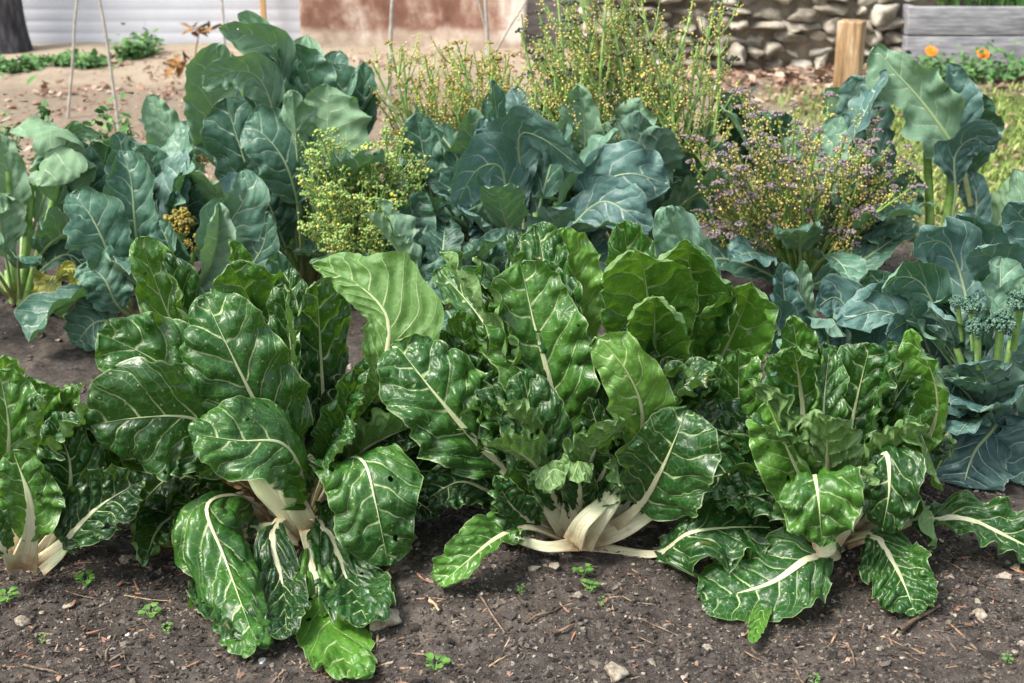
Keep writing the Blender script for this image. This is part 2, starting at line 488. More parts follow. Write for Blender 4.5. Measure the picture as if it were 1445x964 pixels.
def leaf(root, pts, hw, kind='chard', roll=0, twist=0, hb=.35, under=False, lr=(1, 1), tint=.4, wob=.08, name='leaf', label=None, ground=True, hint=None, **ov):
    """pts: world points of the midrib from the plant's base to the tip; hw: half width in metres."""
    k = dict(KIND[kind]); k.update(ov)
    LSEED[0] += 1; sd = LSEED[0]; r = np.random.default_rng(sd)
    if kind == 'chard': hw = hw * 1.04
    if kind == 'bras': wob = max(wob, .13); hw = hw * 1.06
    Pc, L = catmull(pts)
    n = len(Pc); ai = int(n * .62)
    if hint is None:
        tc = CAM - Pc[ai]; tc /= np.linalg.norm(tc)
        hint = tc * (1 - hb) + WUP * hb
    T, N, S = frames(Pc, np.asarray(hint, float), roll + (180 if under else 0), twist, ai)
    sb = k['sb']; ns, ntv = k['ns'], k['nt']
    u = np.linspace(0, 1, ns)
    bq = 1 - (1 - u) ** 1.7
    s = sb + (1 - sb) * bq
    tq = np.linspace(0, 1, ntv)
    fi = s * (n - 1)
    ip = lambda A: np.stack([np.interp(fi, np.arange(n), A[:, c]) for c in range(3)], 1)
    P0, N0, S0, T0 = ip(Pc), ip(N), ip(S), ip(T)
    pk = k['a'] / (k['a'] + k['c'])
    prof = (bq ** k['a'] * (1 - bq) ** k['c']) / (pk ** k['a'] * (1 - pk) ** k['c'])
    fold, curl = two(k['fold']), two(k['curl'])
    if kind != 'weed':
        fold = tuple(f + r.uniform(-.08, .22) for f in fold); curl = tuple(c + r.uniform(-.25, .25) for c in curl)
    k['rf'] *= r.uniform(.7, 1.35); k['ruf'] *= r.uniform(.6, 1.4); k['n'] *= r.uniform(.85, 1.15)
    nlat, bub = k['n'], k['bub']
    if kind == 'chard':
        bub *= min(1.1, hw / .055); k['wr'] *= min(1, hw / .05)
    sides = []
    for side, sg in ((0, -1), (1, 1)):
        wv = hw * lr[side] * prof * (1 + wob * 1.6 * vn(bq * 5 + 3.1, side * 9.7, sd) + wob * vn(bq * 13, side * 5.3 + 1, sd + 1) + wob * .5 * vn(bq * 31, side * 5.3 + 1, sd + 2))
        al = fold[side] + curl[side] * tq[None, :] * 2 * (1 + .5 * vn(bq * 2.5, side * 7.1, sd + 3))[:, None]
        dx = np.cos(al); dz = np.sin(al)
        xi = np.concatenate([np.zeros((ns, 1)), np.cumsum((dx[:, 1:] + dx[:, :-1]) / 2, 1)], 1) / (ntv - 1)
        zi = np.concatenate([np.zeros((ns, 1)), np.cumsum((dz[:, 1:] + dz[:, :-1]) / 2, 1)], 1) / (ntv - 1)
        xi = xi * wv[:, None]; zi = zi * wv[:, None]
        # margin waves
        rf = k['rf']
        wave = np.sin(2 * np.pi * (rf * bq + .8 * vn(bq * 3, side * 3.3, sd + 4)) + r.uniform(0, 6))[:, None]
        wave = wave + .7 * vn(bq * rf * 3.1, side * 2.7, sd + 5)[:, None]
        zi = zi + k['ruf'] * hw * np.sqrt(prof)[:, None] * tq[None, :] ** 2.2 * wave
        # lateral veins sweep forwards; the blade bulges between them
        tt = np.broadcast_to(tq[None, :], (ns, ntv)); bb = np.broadcast_to(bq[:, None], (ns, ntv))
        phi = nlat * (bb - k['sweep'] * tt ** 1.2 * (1 - .55 * bb) * prof[:, None]) + side * .45 + .22 * vn(bb * 5, tt * 3 + side * 11, sd + 6)
        pr = np.clip(wv[:, None] / hw, 0, 1)
        bulge = (np.abs(np.sin(np.pi * phi)) ** .75 - .45) * sstep(.02, .22, tt) * (1 - .35 * tt ** 3) * (1 + .6 * vn(bb * 6, tt * 4 + side * 4, sd + 7))
        arc = s * L
        lx = arc[:, None] + 0 * tt; ly = xi * sg
        wr = vn(lx * 62, ly * 62, sd + 8) + .6 * vn(lx * 130, ly * 130, sd + 9)
        psi = (3.4 * tt + .37 * np.floor(phi) * 2 + .5 * vn(bb * 9, tt * 5 + side * 13, sd + 11)) * (.5 + .5 * pr)
        sub = (np.abs(np.sin(np.pi * psi)) ** .8 - .55) * sstep(.05, .3, tt) * np.abs(np.sin(np.pi * phi)) ** .6
        hz = (bub * (bulge + .42 * sub) + k['wr'] * wr * sstep(0, .12, tt)) * np.sqrt(pr) + .0 * tt
        # slow buckling of the whole blade
        hz = hz + .08 * hw * vn(bb * 2.2, sg * tt * 1.6 + 5, sd + 10) * sstep(0, .5, tt)
        B = P0[:, None, :] + S0[:, None, :] * (sg * xi)[..., None] + N0[:, None, :] * zi[..., None]
        gs = np.gradient(B, axis=0); gt = np.gradient(B, axis=1) * sg
        nn = np.cross(gt, -gs); nn = -np.cross(gs, gt) * -1
        ln = np.linalg.norm(nn, axis=2, keepdims=True)
        nn = np.where(ln > 1e-12, nn / np.maximum(ln, 1e-12), N0[:, None, :])
        flip = np.sign(np.sum(nn[:, :2] * N0[:, None, :], axis=(1, 2)))
        nn = np.cross(S0, T0)[:, None, :] * 0 + nn * np.where(np.median(flip) < 0, -1, 1)
        V = B + nn * hz[..., None]
        sides.append((V, phi, tt, lx, ly))
    (Vl, pl, tl, xl, yl), (Vr, pr_, tr_, xr, yr) = sides
    cat = lambda a, c: np.concatenate([a[:, :0:-1], c], 1)
    V = cat(Vl, Vr); phi = cat(pl, pr_); tt = cat(tl, tr_); lx = cat(xl, xr); ly = cat(yl, yr)
    if ground:
        g = gh(V[..., 0], V[..., 1]) + .008
        dlt = (V[..., 2] - g) / .012
        V[..., 2] = g + .012 * np.where(dlt > 20, dlt, np.log1p(np.exp(np.clip(dlt, -40, 20))))
    m2 = V.shape[1]
    offu = r.uniform(0, 40, 2)
    uv = np.stack([lx + offu[0], ly + offu[1]], -1).reshape(-1, 2)
    end = np.maximum(tt, (bq ** 6)[:, None] * .9)
    base = root.matrix_local.translation
    lo = mesh_obj(name, V.reshape(-1, 3), grid_faces(ns, m2), M[k['m']], root,
                  dict(phi=phi.ravel(), tt=tt.ravel(), edge=end.ravel(), tint=np.full(phi.size, tint)), uv, base=root.location)
    if label: lo['label'] = label
    # the stalk and midrib
    nk = 40; nr = 12
    q = np.linspace(0, .965, nk); fi = q * (n - 1)
    P1, N1, S1 = (np.stack([np.interp(fi, np.arange(n), A[:, c]) for c in range(3)], 1) for A in (Pc, N, S))
    wb, wt = k['st']
    wd = (wt + (wb - wt) * (1 - q) ** (2.1 if kind == 'chard' else 1.2)) * (1 - .85 * sstep(.6, .97, q)) * .5
    wd = wd * (1 + .08 * vn(q * 6, 0, sd + 20))
    th = wd * k['flat'] + .0006
    a = np.linspace(0, 2 * np.pi, nr, endpoint=False)
    ca = np.cos(a); sa = np.sin(a)
    cres = k['flat'] < .6
    off = np.where(q > sb * .8, .0016 - th * .55, -th * .3)
    V2 = P1[:, None] + S1[:, None] * (wd[:, None] * ca)[..., None] + N1[:, None] * (off[:, None] + th[:, None] * sa + (wd[:, None] * .45 * ca ** 2 * (1 - q)[:, None] if cres else 0) + wd[:, None] * .10 * vn(ca * 2.2 + 7, q[:, None] * 5, sd + 21))[..., None]
    g = gh(V2[..., 0], V2[..., 1]) - .02
    V2[..., 2] = np.maximum(V2[..., 2], g)
    uv2 = np.stack(np.broadcast_arrays((q * L)[:, None] + offu[0], (wd[:, None] * ca) + offu[1]), -1).reshape(-1, 2)
    mesh_obj('stalk', V2.reshape(-1, 3), grid_faces(nk, nr, True), M[k['sm']], lo, dict(ss=np.repeat(q, nr)), uv2, base=root.location)
    return lo


def pxpts(Yb, pts):
    out = []
    for x, y, d in pts:
        out.append(on_ground(x, y, d - 10) if d > 5 else at(x, y, Yb + d))
    return np.array(out)


def P(root, pts, hwpx, **kw):     # a leaf whose midrib passes photo pixels at depths relative to the plant's base
    Yb = root.location.y
    pp = pxpts(Yb, pts)
    i = max(1, int(len(pp) * .6))
    dist = np.dot(pp[i] - CAM, FW)
    return leaf(root, pp, hwpx * dist / F_PX, **kw)


def fill(root, n, Lr, hwr, kind, seed, lean=(25, 75), az=None, m=None, tint=(.1, .4), z0=.02, rb=.03, **kw):
    r = np.random.default_rng(seed)
    b = np.array(root.location)
    for i in range(n):
        if isinstance(m, (list, tuple)): mi = m[int(r.integers(0, len(m)))]
        else: mi = m
        a = (i + r.uniform(.1, .9)) / n * 2 * np.pi if az is None else R(r.uniform(*az))
        L = r.uniform(*Lr); ln = R(r.uniform(*lean)); d = np.array([math.cos(a), math.sin(a), 0])
        p = [b + d * rb + WUP * z0]
        c = ln * .55
        for q in range(4):
            p.append(p[-1] + (d * math.sin(c) + WUP * math.cos(c)) * L / 4)
            c += (ln * 1.55 - ln * .55) / 3 * r.uniform(.7, 1.3)
        inw = -d * math.cos(ln) + WUP * math.sin(ln)
        leaf(root, np.array(p), r.uniform(*hwr), kind, hint=inw, tint=r.uniform(*tint), **({'m': mi} if mi else {}), roll=r.uniform(-25, 25), **kw)


# ------------------------------------------------------------------ mesh accumulator
class MB:
    def __init__(s): s.v = []; s.f = []; s.a = []; s.m = []; s.k = 0; s.mi = 0
    def add(s, v, f, a=None):
        v = np.asarray(v, float); f = np.asarray(f)
        s.v.append(v); s.f.append(f + s.k); s.k += len(v); s.m.append(np.full(len(f), s.mi))
        s.a.append(np.zeros(len(v)) if a is None else np.broadcast_to(a, (len(v),)))
    def build(s, name, m, parent=None, smooth=True):
        if not s.v: return None
        if len({f.shape[1] for f in s.f}) > 1:
            for i, f in enumerate(s.f):
                if f.shape[1] == 4: s.f[i] = np.concatenate([f[:, :3], f[:, [0, 2, 3]]]); s.m[i] = np.concatenate([s.m[i]] * 2)
        ms = m if isinstance(m, (list, tuple)) else [m]
        o = mesh_obj(name, np.concatenate(s.v), np.concatenate(s.f), ms[0], parent, dict(rnd=np.concatenate(s.a)), base=None if parent is None else parent.location, smooth=smooth)
        if len(ms) > 1:
            for q in ms[1:]: o.data.materials.append(q)
            o.data.polygons.foreach_set('material_index', np.concatenate(s.m).astype(np.int32))
        return o


def tube(mb, pts, r0, r1, nseg=10, nr=6, a=.5):
    pc, L = catmull(pts, nseg)
    T, N, S = frames(pc, np.array([.3, -.8, .5]), 0, 0, 0)
    rr = np.linspace(r0, r1, nseg)
    an = np.linspace(0, 2 * np.pi, nr, endpoint=False)
    v = pc[:, None] + rr[:, None, None] * (N[:, None] * np.cos(an)[None, :, None] + S[:, None] * np.sin(an)[None, :, None])
    mb.add(v.reshape(-1, 3), grid_faces(nseg, nr, True), a)
    return pc


_t = (1 + 5 ** .5) / 2
ICO_V = np.array([(-1, _t, 0), (1, _t, 0), (-1, -_t, 0), (1, -_t, 0), (0, -1, _t), (0, 1, _t), (0, -1, -_t), (0, 1, -_t), (_t, 0, -1), (_t, 0, 1), (-_t, 0, -1), (-_t, 0, 1)]) / np.linalg.norm([1, _t])
ICO_F = np.array([(0, 11, 5), (0, 5, 1), (0, 1, 7), (0, 7, 10), (0, 10, 11), (1, 5, 9), (5, 11, 4), (11, 10, 2), (10, 7, 6), (7, 1, 8), (3, 9, 4), (3, 4, 2), (3, 2, 6), (3, 6, 8), (3, 8, 9), (4, 9, 5), (2, 4, 11), (6, 2, 10), (8, 6, 7), (9, 8, 1)])


def subdiv(V, Fc):
    V = list(map(tuple, V)); cache = {}; out = []
    def mid(a, b):
        k = (min(a, b), max(a, b))
        if k not in cache:
            p = (np.array(V[a]) + np.array(V[b])) / 2; p /= np.linalg.norm(p)
            cache[k] = len(V); V.append(tuple(p))
        return cache[k]
    for a, b, c in Fc:
        x, y, z = mid(a, b), mid(b, c), mid(c, a)
        out += [(a, x, z), (b, y, x), (c, z, y), (x, y, z)]
    return np.array(V), np.array(out)


ICO2 = subdiv(ICO_V, ICO_F); ICO3 = subdiv(*ICO2)


def balls(mb, cs, rs, a, hi=False, sq=None):
    V0, F0 = ICO2 if hi else (ICO_V, ICO_F)
    cs = np.asarray(cs); k = len(cs)
    if not k: return
    rs = np.broadcast_to(rs, (k,)); a = np.broadcast_to(a, (k,))
    v = V0[None] * rs[:, None, None]
    if sq is not None: v = v * np.asarray(sq)
    v = v + cs[:, None]
    f = F0[None] + (np.arange(k) * len(V0))[:, None, None]
    mb.add(v.reshape(-1, 3), f.reshape(-1, 3), np.repeat(a, len(V0)))


def stone(name, c, rad, m, seed, parent=None, rough=.25, hi=True, base=None, box=0):
    V0, F0 = ICO3 if hi else ICO2
    r = np.random.default_rng(seed)
    d = V0.copy()
    if box:
        d = d / (np.sum(np.abs(d) ** box, 1, keepdims=True) ** (1 / box))
    nz = fbm(d[:, 0] * 1.6 + d[:, 2] * 1.1 + seed * 3.7, d[:, 1] * 1.6 + d[:, 2] * .7, seed, 4)
    for _ in range(15):
        nn = r.normal(size=3); nn /= np.linalg.norm(nn)
        d = d - np.maximum(d @ nn - r.uniform(.6, .88), 0)[:, None] * nn
    d = d * (1 + rough * 1.2 * nz[:, None])
    an = r.uniform(0, 6.28) if not box else r.uniform(-.12, .12)
    d = d * np.asarray(rad)
    ca, sa = math.cos(an), math.sin(an)
    if box: d = np.stack([d[:, 0] * ca - d[:, 2] * sa, d[:, 1], d[:, 0] * sa + d[:, 2] * ca], 1)
    else: d = np.stack([d[:, 0] * ca - d[:, 1] * sa, d[:, 0] * sa + d[:, 1] * ca, d[:, 2]], 1)
    if parent is None:
        ob = mesh_obj(name, d, F0, m); ob.location = [float(x) for x in c]
        return ob
    return mesh_obj(name, d + np.asarray(c), F0, m, parent, base=parent.location)


# ------------------------------------------------------------------ front row: chard
def chard_plant(label, px, py):
    g = on_ground(px, py); g[2] = float(gh(g[0], g[1]))
    return thing('chard_plant', label, 'chard', g, 'chard plants in the front row')


# the big plant on the left
cp = chard_plant('large glossy dark green chard with leaves spilling onto the soil, left of centre', 415, 750)
b0 = (415, 742, 0)
fill(cp, 8, (.30, .42), (.06, .085), 'chard', 11, az=(-15, 195), lean=(30, 70), tint=(.0, .3))
fill(cp, 7, (.40, .52), (.045, .062), 'chard', 111, az=(75, 175), lean=(8, 40), tint=(.2, .7))
fill(cp, 6, (.3, .42), (.045, .06), 'chard', 211, az=(150, 390), lean=(15, 50), tint=(.1, .5))
P(cp, [(395, 735, .06), (335, 600, .12), (250, 470, .16), (196, 336, .17)], 46, tint=.7, fold=(.25, .1), bub=.009)
P(cp, [(400, 735, .05), (330, 600, .10), (272, 470, .13), (233, 362, .14)], 40, tint=.25, fold=(.9, .75), curl=(.1, .1), roll=20)
P(cp, [(405, 735, .03), (385, 590, .08), (362, 450, .10), (325, 372, .04)], 62, tint=.6, fold=(.12, .12), curl=(-.15, -.2))
P(cp, [(400, 738, 0), (318, 612, -.04), (235, 520, -.08), (138, 468, -.10)], 66, tint=.5, curl=(-.1, -.15), sb=.28, hb=.3)
P(cp, [(400, 740, -.02), (345, 635, -.10), (270, 590, -.16), (190, 590, -.2), (128, 600, -.2)], 84, tint=.3, sb=.3, hb=.15, roll=-8, curl=(0, -.3), bub=.008)
P(cp, [(410, 738, -.03), (395, 640, -.09), (352, 552, -.14), (312, 470, -.14), (288, 418, -.10)], 72, tint=.5, sb=.2, fold=(.05, .05), curl=(-.25, -.2), bub=.010)
P(cp, [(430, 738, -.05), (425, 670, -.14), (395, 625, -.2), (335, 622, -.24), (268, 612, -.25)], 68, tint=.55, sb=.16, hb=.35, curl=(-.35, -.2), bub=.009, roll=10)
P(cp, [(430, 738, .02), (420, 620, .02), (412, 500, .0), (400, 402, .0)], 33, tint=.35, fold=(.1, .5), curl=(-.2, .3), roll=-25)
P(cp, [(450, 738, .05), (456, 600, .10), (452, 490, .12), (447, 398, .08)], 52, tint=.35, fold=(.5, .15), curl=(.5, -.75), bub=.009)
P(cp, [(420, 738, .14), (380, 560, .22), (340, 430, .24), (322, 338, .22)], 30, tint=.55, fold=(.5, .7), roll=30)
P(cp, [(430, 738, .14), (410, 560, .26), (398, 460, .28), (392, 355, .27)], 36, tint=.3, m='bras', bub=.005)
P(cp, [(450, 740, .02), (470, 660, -.02), (492, 585, -.05), (518, 505, -.05)], 40, tint=.3, fold=(.9, .5), curl=(.5, -.1), roll=-35, sb=.25)
P(cp, [(462, 738, .02), (505, 655, .05), (532, 570, .06), (546, 500, .06), (545, 445, .08), (505, 402, .10), (440, 374, .13)], 53, m='chard_light', tint=.3, sb=.42, a=.5, c=.75, wob=.14, n=8.5, lr=(1.35, .6), under=True, hb=.0, fold=(-.1, -.15), curl=(-.1, -.25), ruf=.07, st=(.034, .006), bub=.006, name='leaf', label='pale leaf of the plant seen from its underside')
P(cp, [(455, 738, -.03), (490, 650, -.10), (515, 655, -.17), (530, 710, -.22), (548, 798, -.23)], 66, tint=.55, sb=.22, st=(.02, .0025), hb=.2, fold=(-.25, -.1), curl=(-.3, -.2), bub=.007)
P(cp, [(400, 742, -.03), (335, 700, -.12), (292, 715, -.2), (318, 790, -.27), (362, 912, 10.03)], 70, tint=.6, sb=.2, st=(.018, .0022), hb=.45, fold=(-.15, -.2), curl=(-.6, -.55), bub=.013)
P(cp, [(420, 742, -.05), (395, 735, -.13), (385, 765, -.2), (398, 820, -.24), (405, 900, 10.03)], 38, tint=.1, sb=.25, curl=(.2, -.2))
P(cp, [(435, 740, -.05), (450, 735, -.14), (470, 765, -.18), (490, 820, -.22), (520, 880, 10.04)], 50, tint=.3, sb=.22, curl=(-.3, -.3), hb=.5)
P(cp, [(430, 742, -.06), (432, 760, -.16), (445, 815, -.24), (458, 880, -.30), (500, 958, 10.02)], 48, tint=.85, sb=.24, hb=.6, curl=(-.4, .1), label='torn lower leaf with a yellowing tip')
P(cp, [(440, 735, 0), (475, 705, -.08), (490, 715, -.12), (505, 760, -.14), (515, 800, -.14)], 44, tint=.25, sb=.3, hb=.3)
P(cp, [(390, 742, -.02), (320, 770, -.12), (300, 820, -.16), (330, 880, 10.03), (350, 905, 10.02)], 40, tint=.2, sb=.3, hb=.6)
P(cp, [(390, 742, 0), (290, 715, -.02), (235, 735, -.04), (200, 800, 10.03)], 48, tint=.35, sb=.35, fold=(.6, .5), curl=(.5, .2), hb=.5)
P(cp, [(385, 742, .02), (300, 690, .04), (250, 670, .03), (185, 725, .0)], 58, tint=.12, sb=.35, hb=.5)
P(cp, [(470, 738, .08), (560, 660, .10), (620, 640, .10), (680, 665, .08)], 40, tint=.02, sb=.35, hb=.5)
P(cp, [(460, 738, .05), (520, 600, .05), (560, 590, .02), (585, 620, 0)], 30, tint=.1, sb=.4, hb=.4)
for pts, hw, t in (([(455, 740, .04), (540, 690, .02), (600, 665, .0), (655, 690, -.03)], 40, .15), ([(450, 740, .08), (530, 640, .12), (590, 600, .12), (640, 620, .1)], 40, .2), ([(455, 742, .02), (520, 715, -.02), (570, 700, -.05), (620, 730, -.07)], 34, .1), ([(460, 738, .12), (560, 600, .18), (610, 550, .2), (650, 560, .18)], 38, .3)):
    P(cp, pts, hw, tint=t, sb=.3, hb=.45)
P(cp, [(405, 742, -.03), (370, 705, -.08), (335, 680, -.11), (295, 668, -.12)], 17, m='dry', tint=.3, sb=.25, fold=(.5, .6), label='dry orange brown leaf under the blades')
P(cp, [(395, 745, -.03), (300, 765, -.09), (235, 772, -.10), (205, 765, -.10)], 15, m='dry', tint=.5, sb=.45, fold=(.4, .7), label='shrivelled brown leaf end')
# thick white stalks that show at its base
for i, (x0, y0, x1, y1, d, wd) in enumerate([(432, 748, 335, 650, -.10, .05), (440, 750, 385, 650, -.11, .048), (420, 756, 350, 742, -.10, .04)]):
    p0, p1 = at(x0, y0, cp.location.y + d), at(x1, y1, cp.location.y + d - .02)
    pm = (p0 + p1) / 2 + np.array([0, -.008, .004])
    leaf(cp, [p0, pm, p1], .02, tint=.3, sb=.8, st=(wd, wd * .75), ns=20, nt=8, hb=.2, name='leaf')

# the plant in the middle
cp = chard_plant('tallest chard plant in the middle with broad white stalks and a pale cupped crown', 805, 762)
fill(cp, 9, (.30, .44), (.055, .08), 'chard', 12, az=(-15, 195), lean=(20, 65), tint=(.0, .35))
fill(cp, 8, (.44, .60), (.045, .062), 'chard', 112, az=(100, 175), lean=(8, 40), tint=(.2, .7))
fill(cp, 6, (.3, .42), (.045, .06), 'chard', 212, az=(150, 390), lean=(15, 45), tint=(.1, .5))
P(cp, [(800, 750, .05), (782, 650, .05), (776, 545, .05), (752, 450, .07), (735, 372, .10)], 70, tint=.65, sb=.30, st=(.05, .005), fold=(.1, .2), bub=.007)
P(cp, [(795, 752, 0), (765, 680, -.06), (752, 600, -.08), (738, 526, -.06)], 50, tint=.4, sb=.14, curl=(-.2, -.25), bub=.011)
P(cp, [(790, 750, -.02), (720, 672, -.03), (660, 610, -.04), (605, 545, -.04), (556, 482, .0)], 66, tint=.55, sb=.33, st=(.042, .005), fold=(.05, .1), curl=(-.1, .05))
P(cp, [(780, 750, .12), (710, 620, .16), (665, 530, .18), (645, 438, .18)], 36, tint=.9, hb=.1)
P(cp, [(800, 745, .15), (803, 560, .22), (803, 420, .24), (797, 322, .22)], 48, tint=.35, m='chard_light', sb=.45, hb=.2, fold=(.15, .2))
P(cp, [(790, 745, .14), (745, 560, .2), (725, 450, .24), (720, 385, .25)], 36, tint=.7, sb=.45, m='chard')
for pts, hw, t in (([(840, 750, .04), (930, 680, .04), (985, 640, .03), (1040, 660, .0)], 42, .2), ([(840, 750, .08), (940, 610, .12), (990, 550, .12), (1010, 500, .12)], 42, .4), ([(780, 752, .06), (690, 600, .12), (640, 520, .14), (615, 470, .14)], 42, .4), ([(785, 750, .0), (700, 700, -.02), (650, 680, -.04), (600, 705, -.06)], 38, .15)):
    P(cp, pts, hw, tint=t, sb=.3, hb=.35)
# the crown of big cupped leaves
RO = dict(sb=.42, a=.6, c=.34, hb=.1, bub=.008, wob=.045)
P(cp, [(860, 735, .12), (930, 560, .22), (965, 450, .24), (975, 370, .20), (968, 338, .13)], 92, tint=.5, fold=(.25, .25), curl=(.4, .4), ruf=.08, **RO)
P(cp, [(855, 735, .10), (900, 560, .17), (915, 460, .17), (908, 380, .12), (895, 352, .05)], 74, tint=.85, fold=(.2, .1), curl=(.25, .3), ruf=.09, **RO)
P(cp, [(855, 735, .08), (905, 590, .12), (920, 510, .11), (924, 440, .06), (920, 418, .0)], 60, tint=.95, fold=(.15, .15), curl=(.25, .25), ruf=.06, **RO)
P(cp, [(870, 735, .12), (970, 590, .2), (1020, 500, .2), (1052, 430, .16), (1060, 398, .10)], 60, tint=.85, fold=(.3, .1), curl=(.4, .1), ruf=.09, **RO)
P(cp, [(860, 740, .16), (960, 560, .28), (985, 440, .30), (955, 330, .28), (940, 292, .26)], 50, tint=.8, m='bras', sb=.4, bub=.009, curl=(.1, -.4), roll=15, cellv=1)
P(cp, [(850, 745, .16), (885, 560, .25), (890, 420, .28), (880, 310, .27)], 44, tint=.6, sb=.42, fold=(.2, .2), ruf=.16)
P(cp, [(845, 745, .05), (870, 600, .05), (878, 520, .04), (842, 476, .0)], 30, tint=.1, sb=.4, hb=.3)
P(cp, [(840, 742, -.02), (898, 640, -.06), (905, 575, -.10), (882, 520, -.12), (845, 476, -.10)], 46, m='chard_light', tint=.35, sb=.38, fold=(.1, .1), bub=.004, label='pale yellow green young leaf with a fine vein net')
P(cp, [(850, 755, -.06), (900, 715, -.10), (935, 660, -.16), (955, 615, -.18), (970, 578, -.16)], 74, tint=.3, sb=.30, st=(.03, .005), hb=.25, fold=(.1, .0), curl=(.25, -.1), bub=.005, lr=(.85, 1.05))
P(cp, [(790, 760, -.05), (745, 745, -.10), (700, 760, -.17), (660, 792, -.22), (618, 828, 10.03)], 42, tint=.75, sb=.36, hb=.55, ruf=.14, lr=(.9, 1.0), bub=.005)
P(cp, [(785, 758, -.03), (740, 730, -.08), (715, 705, -.10), (700, 672, -.10)], 38, tint=.3, sb=.3, fold=(.5, .6), roll=-20)
P(cp, [(800, 768, -.08), (860, 775, 10.015), (925, 783, 10.02), (975, 752, -.18), (1030, 745, -.16), (1098, 745, -.14)], 58, tint=.3, sb=.36, st=(.028, .007), hb=.6, bub=.009, fold=(.15, -.1), curl=(-.1, -.2))
P(cp, [(790, 755, .03), (700, 690, .06), (630, 665, .06), (560, 690, .06)], 42, tint=.02, sb=.36, hb=.45)
P(cp, [(790, 750, .06), (655, 610, .10), (580, 600, .06), (560, 570, .06)], 26, tint=.1, sb=.45)
for x, y, d, x2, y2, hw, t in [(850, 640, 0, 830, 560, 26, .2), (880, 660, -.03, 868, 600, 28, .15), (905, 690, -.04, 920, 640, 32, .2), (845, 700, -.08, 830, 650, 24, .3), (812, 690, -.06, 800, 640, 26, .3), (960, 560, .1, 975, 500, 32, .15), (700, 640, .06, 690, 560, 34, .1)]:
    P(cp, [(812, 752, d * .3), ((812 + x) / 2, (752 + y) / 2 + 10, d * .7), (x, y, d), (x2, y2, d)], hw, tint=t, sb=.25, ruf=.22, bub=.009)
for pts, hw, t in (([(800, 750, -.02), (778, 690, -.08), (770, 655, -.12), (782, 690, -.17)], 34, .4), ([(815, 750, -.02), (845, 680, -.08), (868, 645, -.12), (876, 688, -.17)], 34, .3), ([(815, 750, -.02), (818, 690, -.10), (815, 650, -.13), (826, 680, -.17)], 26, .35)):
    P(cp, pts, hw, tint=t, sb=.3, ruf=.25, hb=.3)
P(cp, [(850, 745, .04), (930, 660, .08), (972, 590, .08), (980, 548, .06)], 18, m='yellow', tint=.3, sb=.35, hb=.2, label='yellowing leaf deep in the plant')
# bare white stalks around its base
for (x0, y0, xm, ym, x1, y1, d, wd) in [(800, 760, 770, 715, 742, 698, -.04, .042), (822, 762, 850, 722, 868, 695, -.10, .062), (812, 764, 822, 738, 848, 712, -.12, .050),
                                         (835, 762, 885, 745, 935, 712, -.06, .045), (815, 768, 770, 772, 735, 762, -.10, .032), (800, 755, 805, 715, 812, 680, -.04, .05), (840, 760, 875, 720, 900, 680, -.02, .04)]:
    Yb = cp.location.y + d
    leaf(cp, [at(x0, y0, Yb), at(xm, ym, Yb - .02), at(x1, y1, Yb), at(x1 + .7 * (x1 - xm), y1 + .9 * (y1 - ym), Yb + .05)], .03, tint=.3, sb=.6, st=(wd * .9, wd * .5), ns=30, nt=10, hb=.2)

# the plant on the right
cp = chard_plant('dark wrinkled chard on the right with a wide leaf lying flat on the soil', 1165, 772)
fill(cp, 9, (.26, .38), (.055, .08), 'chard', 13, az=(-15, 195), lean=(25, 70), tint=(.0, .3))
fill(cp, 8, (.30, .41), (.045, .06), 'chard', 113, az=(10, 170), lean=(8, 45), tint=(.2, .7))
fill(cp, 6, (.28, .38), (.045, .06), 'chard', 213, az=(150, 390), lean=(15, 45), tint=(.1, .5))
P(cp, [(1140, 755, .05), (1075, 660, .08), (1046, 590, .08), (1042, 492, .08)], 54, tint=.75, sb=.3, hb=.2)
P(cp, [(1160, 755, .0), (1140, 640, .02), (1130, 550, .02), (1120, 490, -.03)], 48, tint=.5, sb=.25, bub=.012, ruf=.18, curl=(-.3, .4), st=(.03, .008))
P(cp, [(1175, 755, .0), (1190, 660, .02), (1210, 560, .03), (1228, 486, .03)], 56, tint=.45, sb=.22, bub=.012, fold=(.2, -.05), curl=(.2, -.3))
P(cp, [(1165, 755, -.04), (1160, 650, -.05), (1162, 570, -.04), (1170, 490, .0)], 32, tint=.55, sb=.2, bub=.010, ruf=.25, roll=40)
P(cp, [(1165, 755, .1), (1145, 600, .14), (1128, 510, .15), (1118, 446, .14)], 34, tint=.7, sb=.4, bub=.009)
P(cp, [(1160, 752, -.06), (1138, 690, -.10), (1112, 635, -.12), (1082, 566, -.10)], 46, tint=.95, sb=.2, fold=(.3, .7), curl=(.1, .3), bub=.003, roll=-20, lr=(1.1, .8), m='chard')
P(cp, [(1165, 755, -.06), (1152, 690, -.12), (1150, 672, -.17), (1155, 705, -.22), (1160, 770, -.22)], 60, tint=.7, sb=.30, a=.75, c=.62, hb=.2, curl=(-.2, -.3), fold=(-.1, -.1))
P(cp, [(1185, 758, -.03), (1222, 675, -.10), (1250, 640, -.13), (1255, 690, -.17), (1245, 750, -.17)], 46, tint=.3, sb=.30, st=(.032, .006), bub=.010, curl=(-.2, -.2))
P(cp, [(1190, 755, .0), (1245, 700, -.02), (1268, 640, -.05), (1290, 600, -.08), (1330, 690, -.12)], 42, m='chard_light', tint=.15, sb=.35, hb=.15, roll=35, curl=(.2, .2), bub=.003)
P(cp, [(1190, 755, .06), (1270, 680, .08), (1318, 600, .08), (1320, 540, .06), (1285, 464, .06)], 42, tint=.9, sb=.42, fold=(.55, .3), roll=-25, hb=.3, curl=(.3, .3), bub=.004)
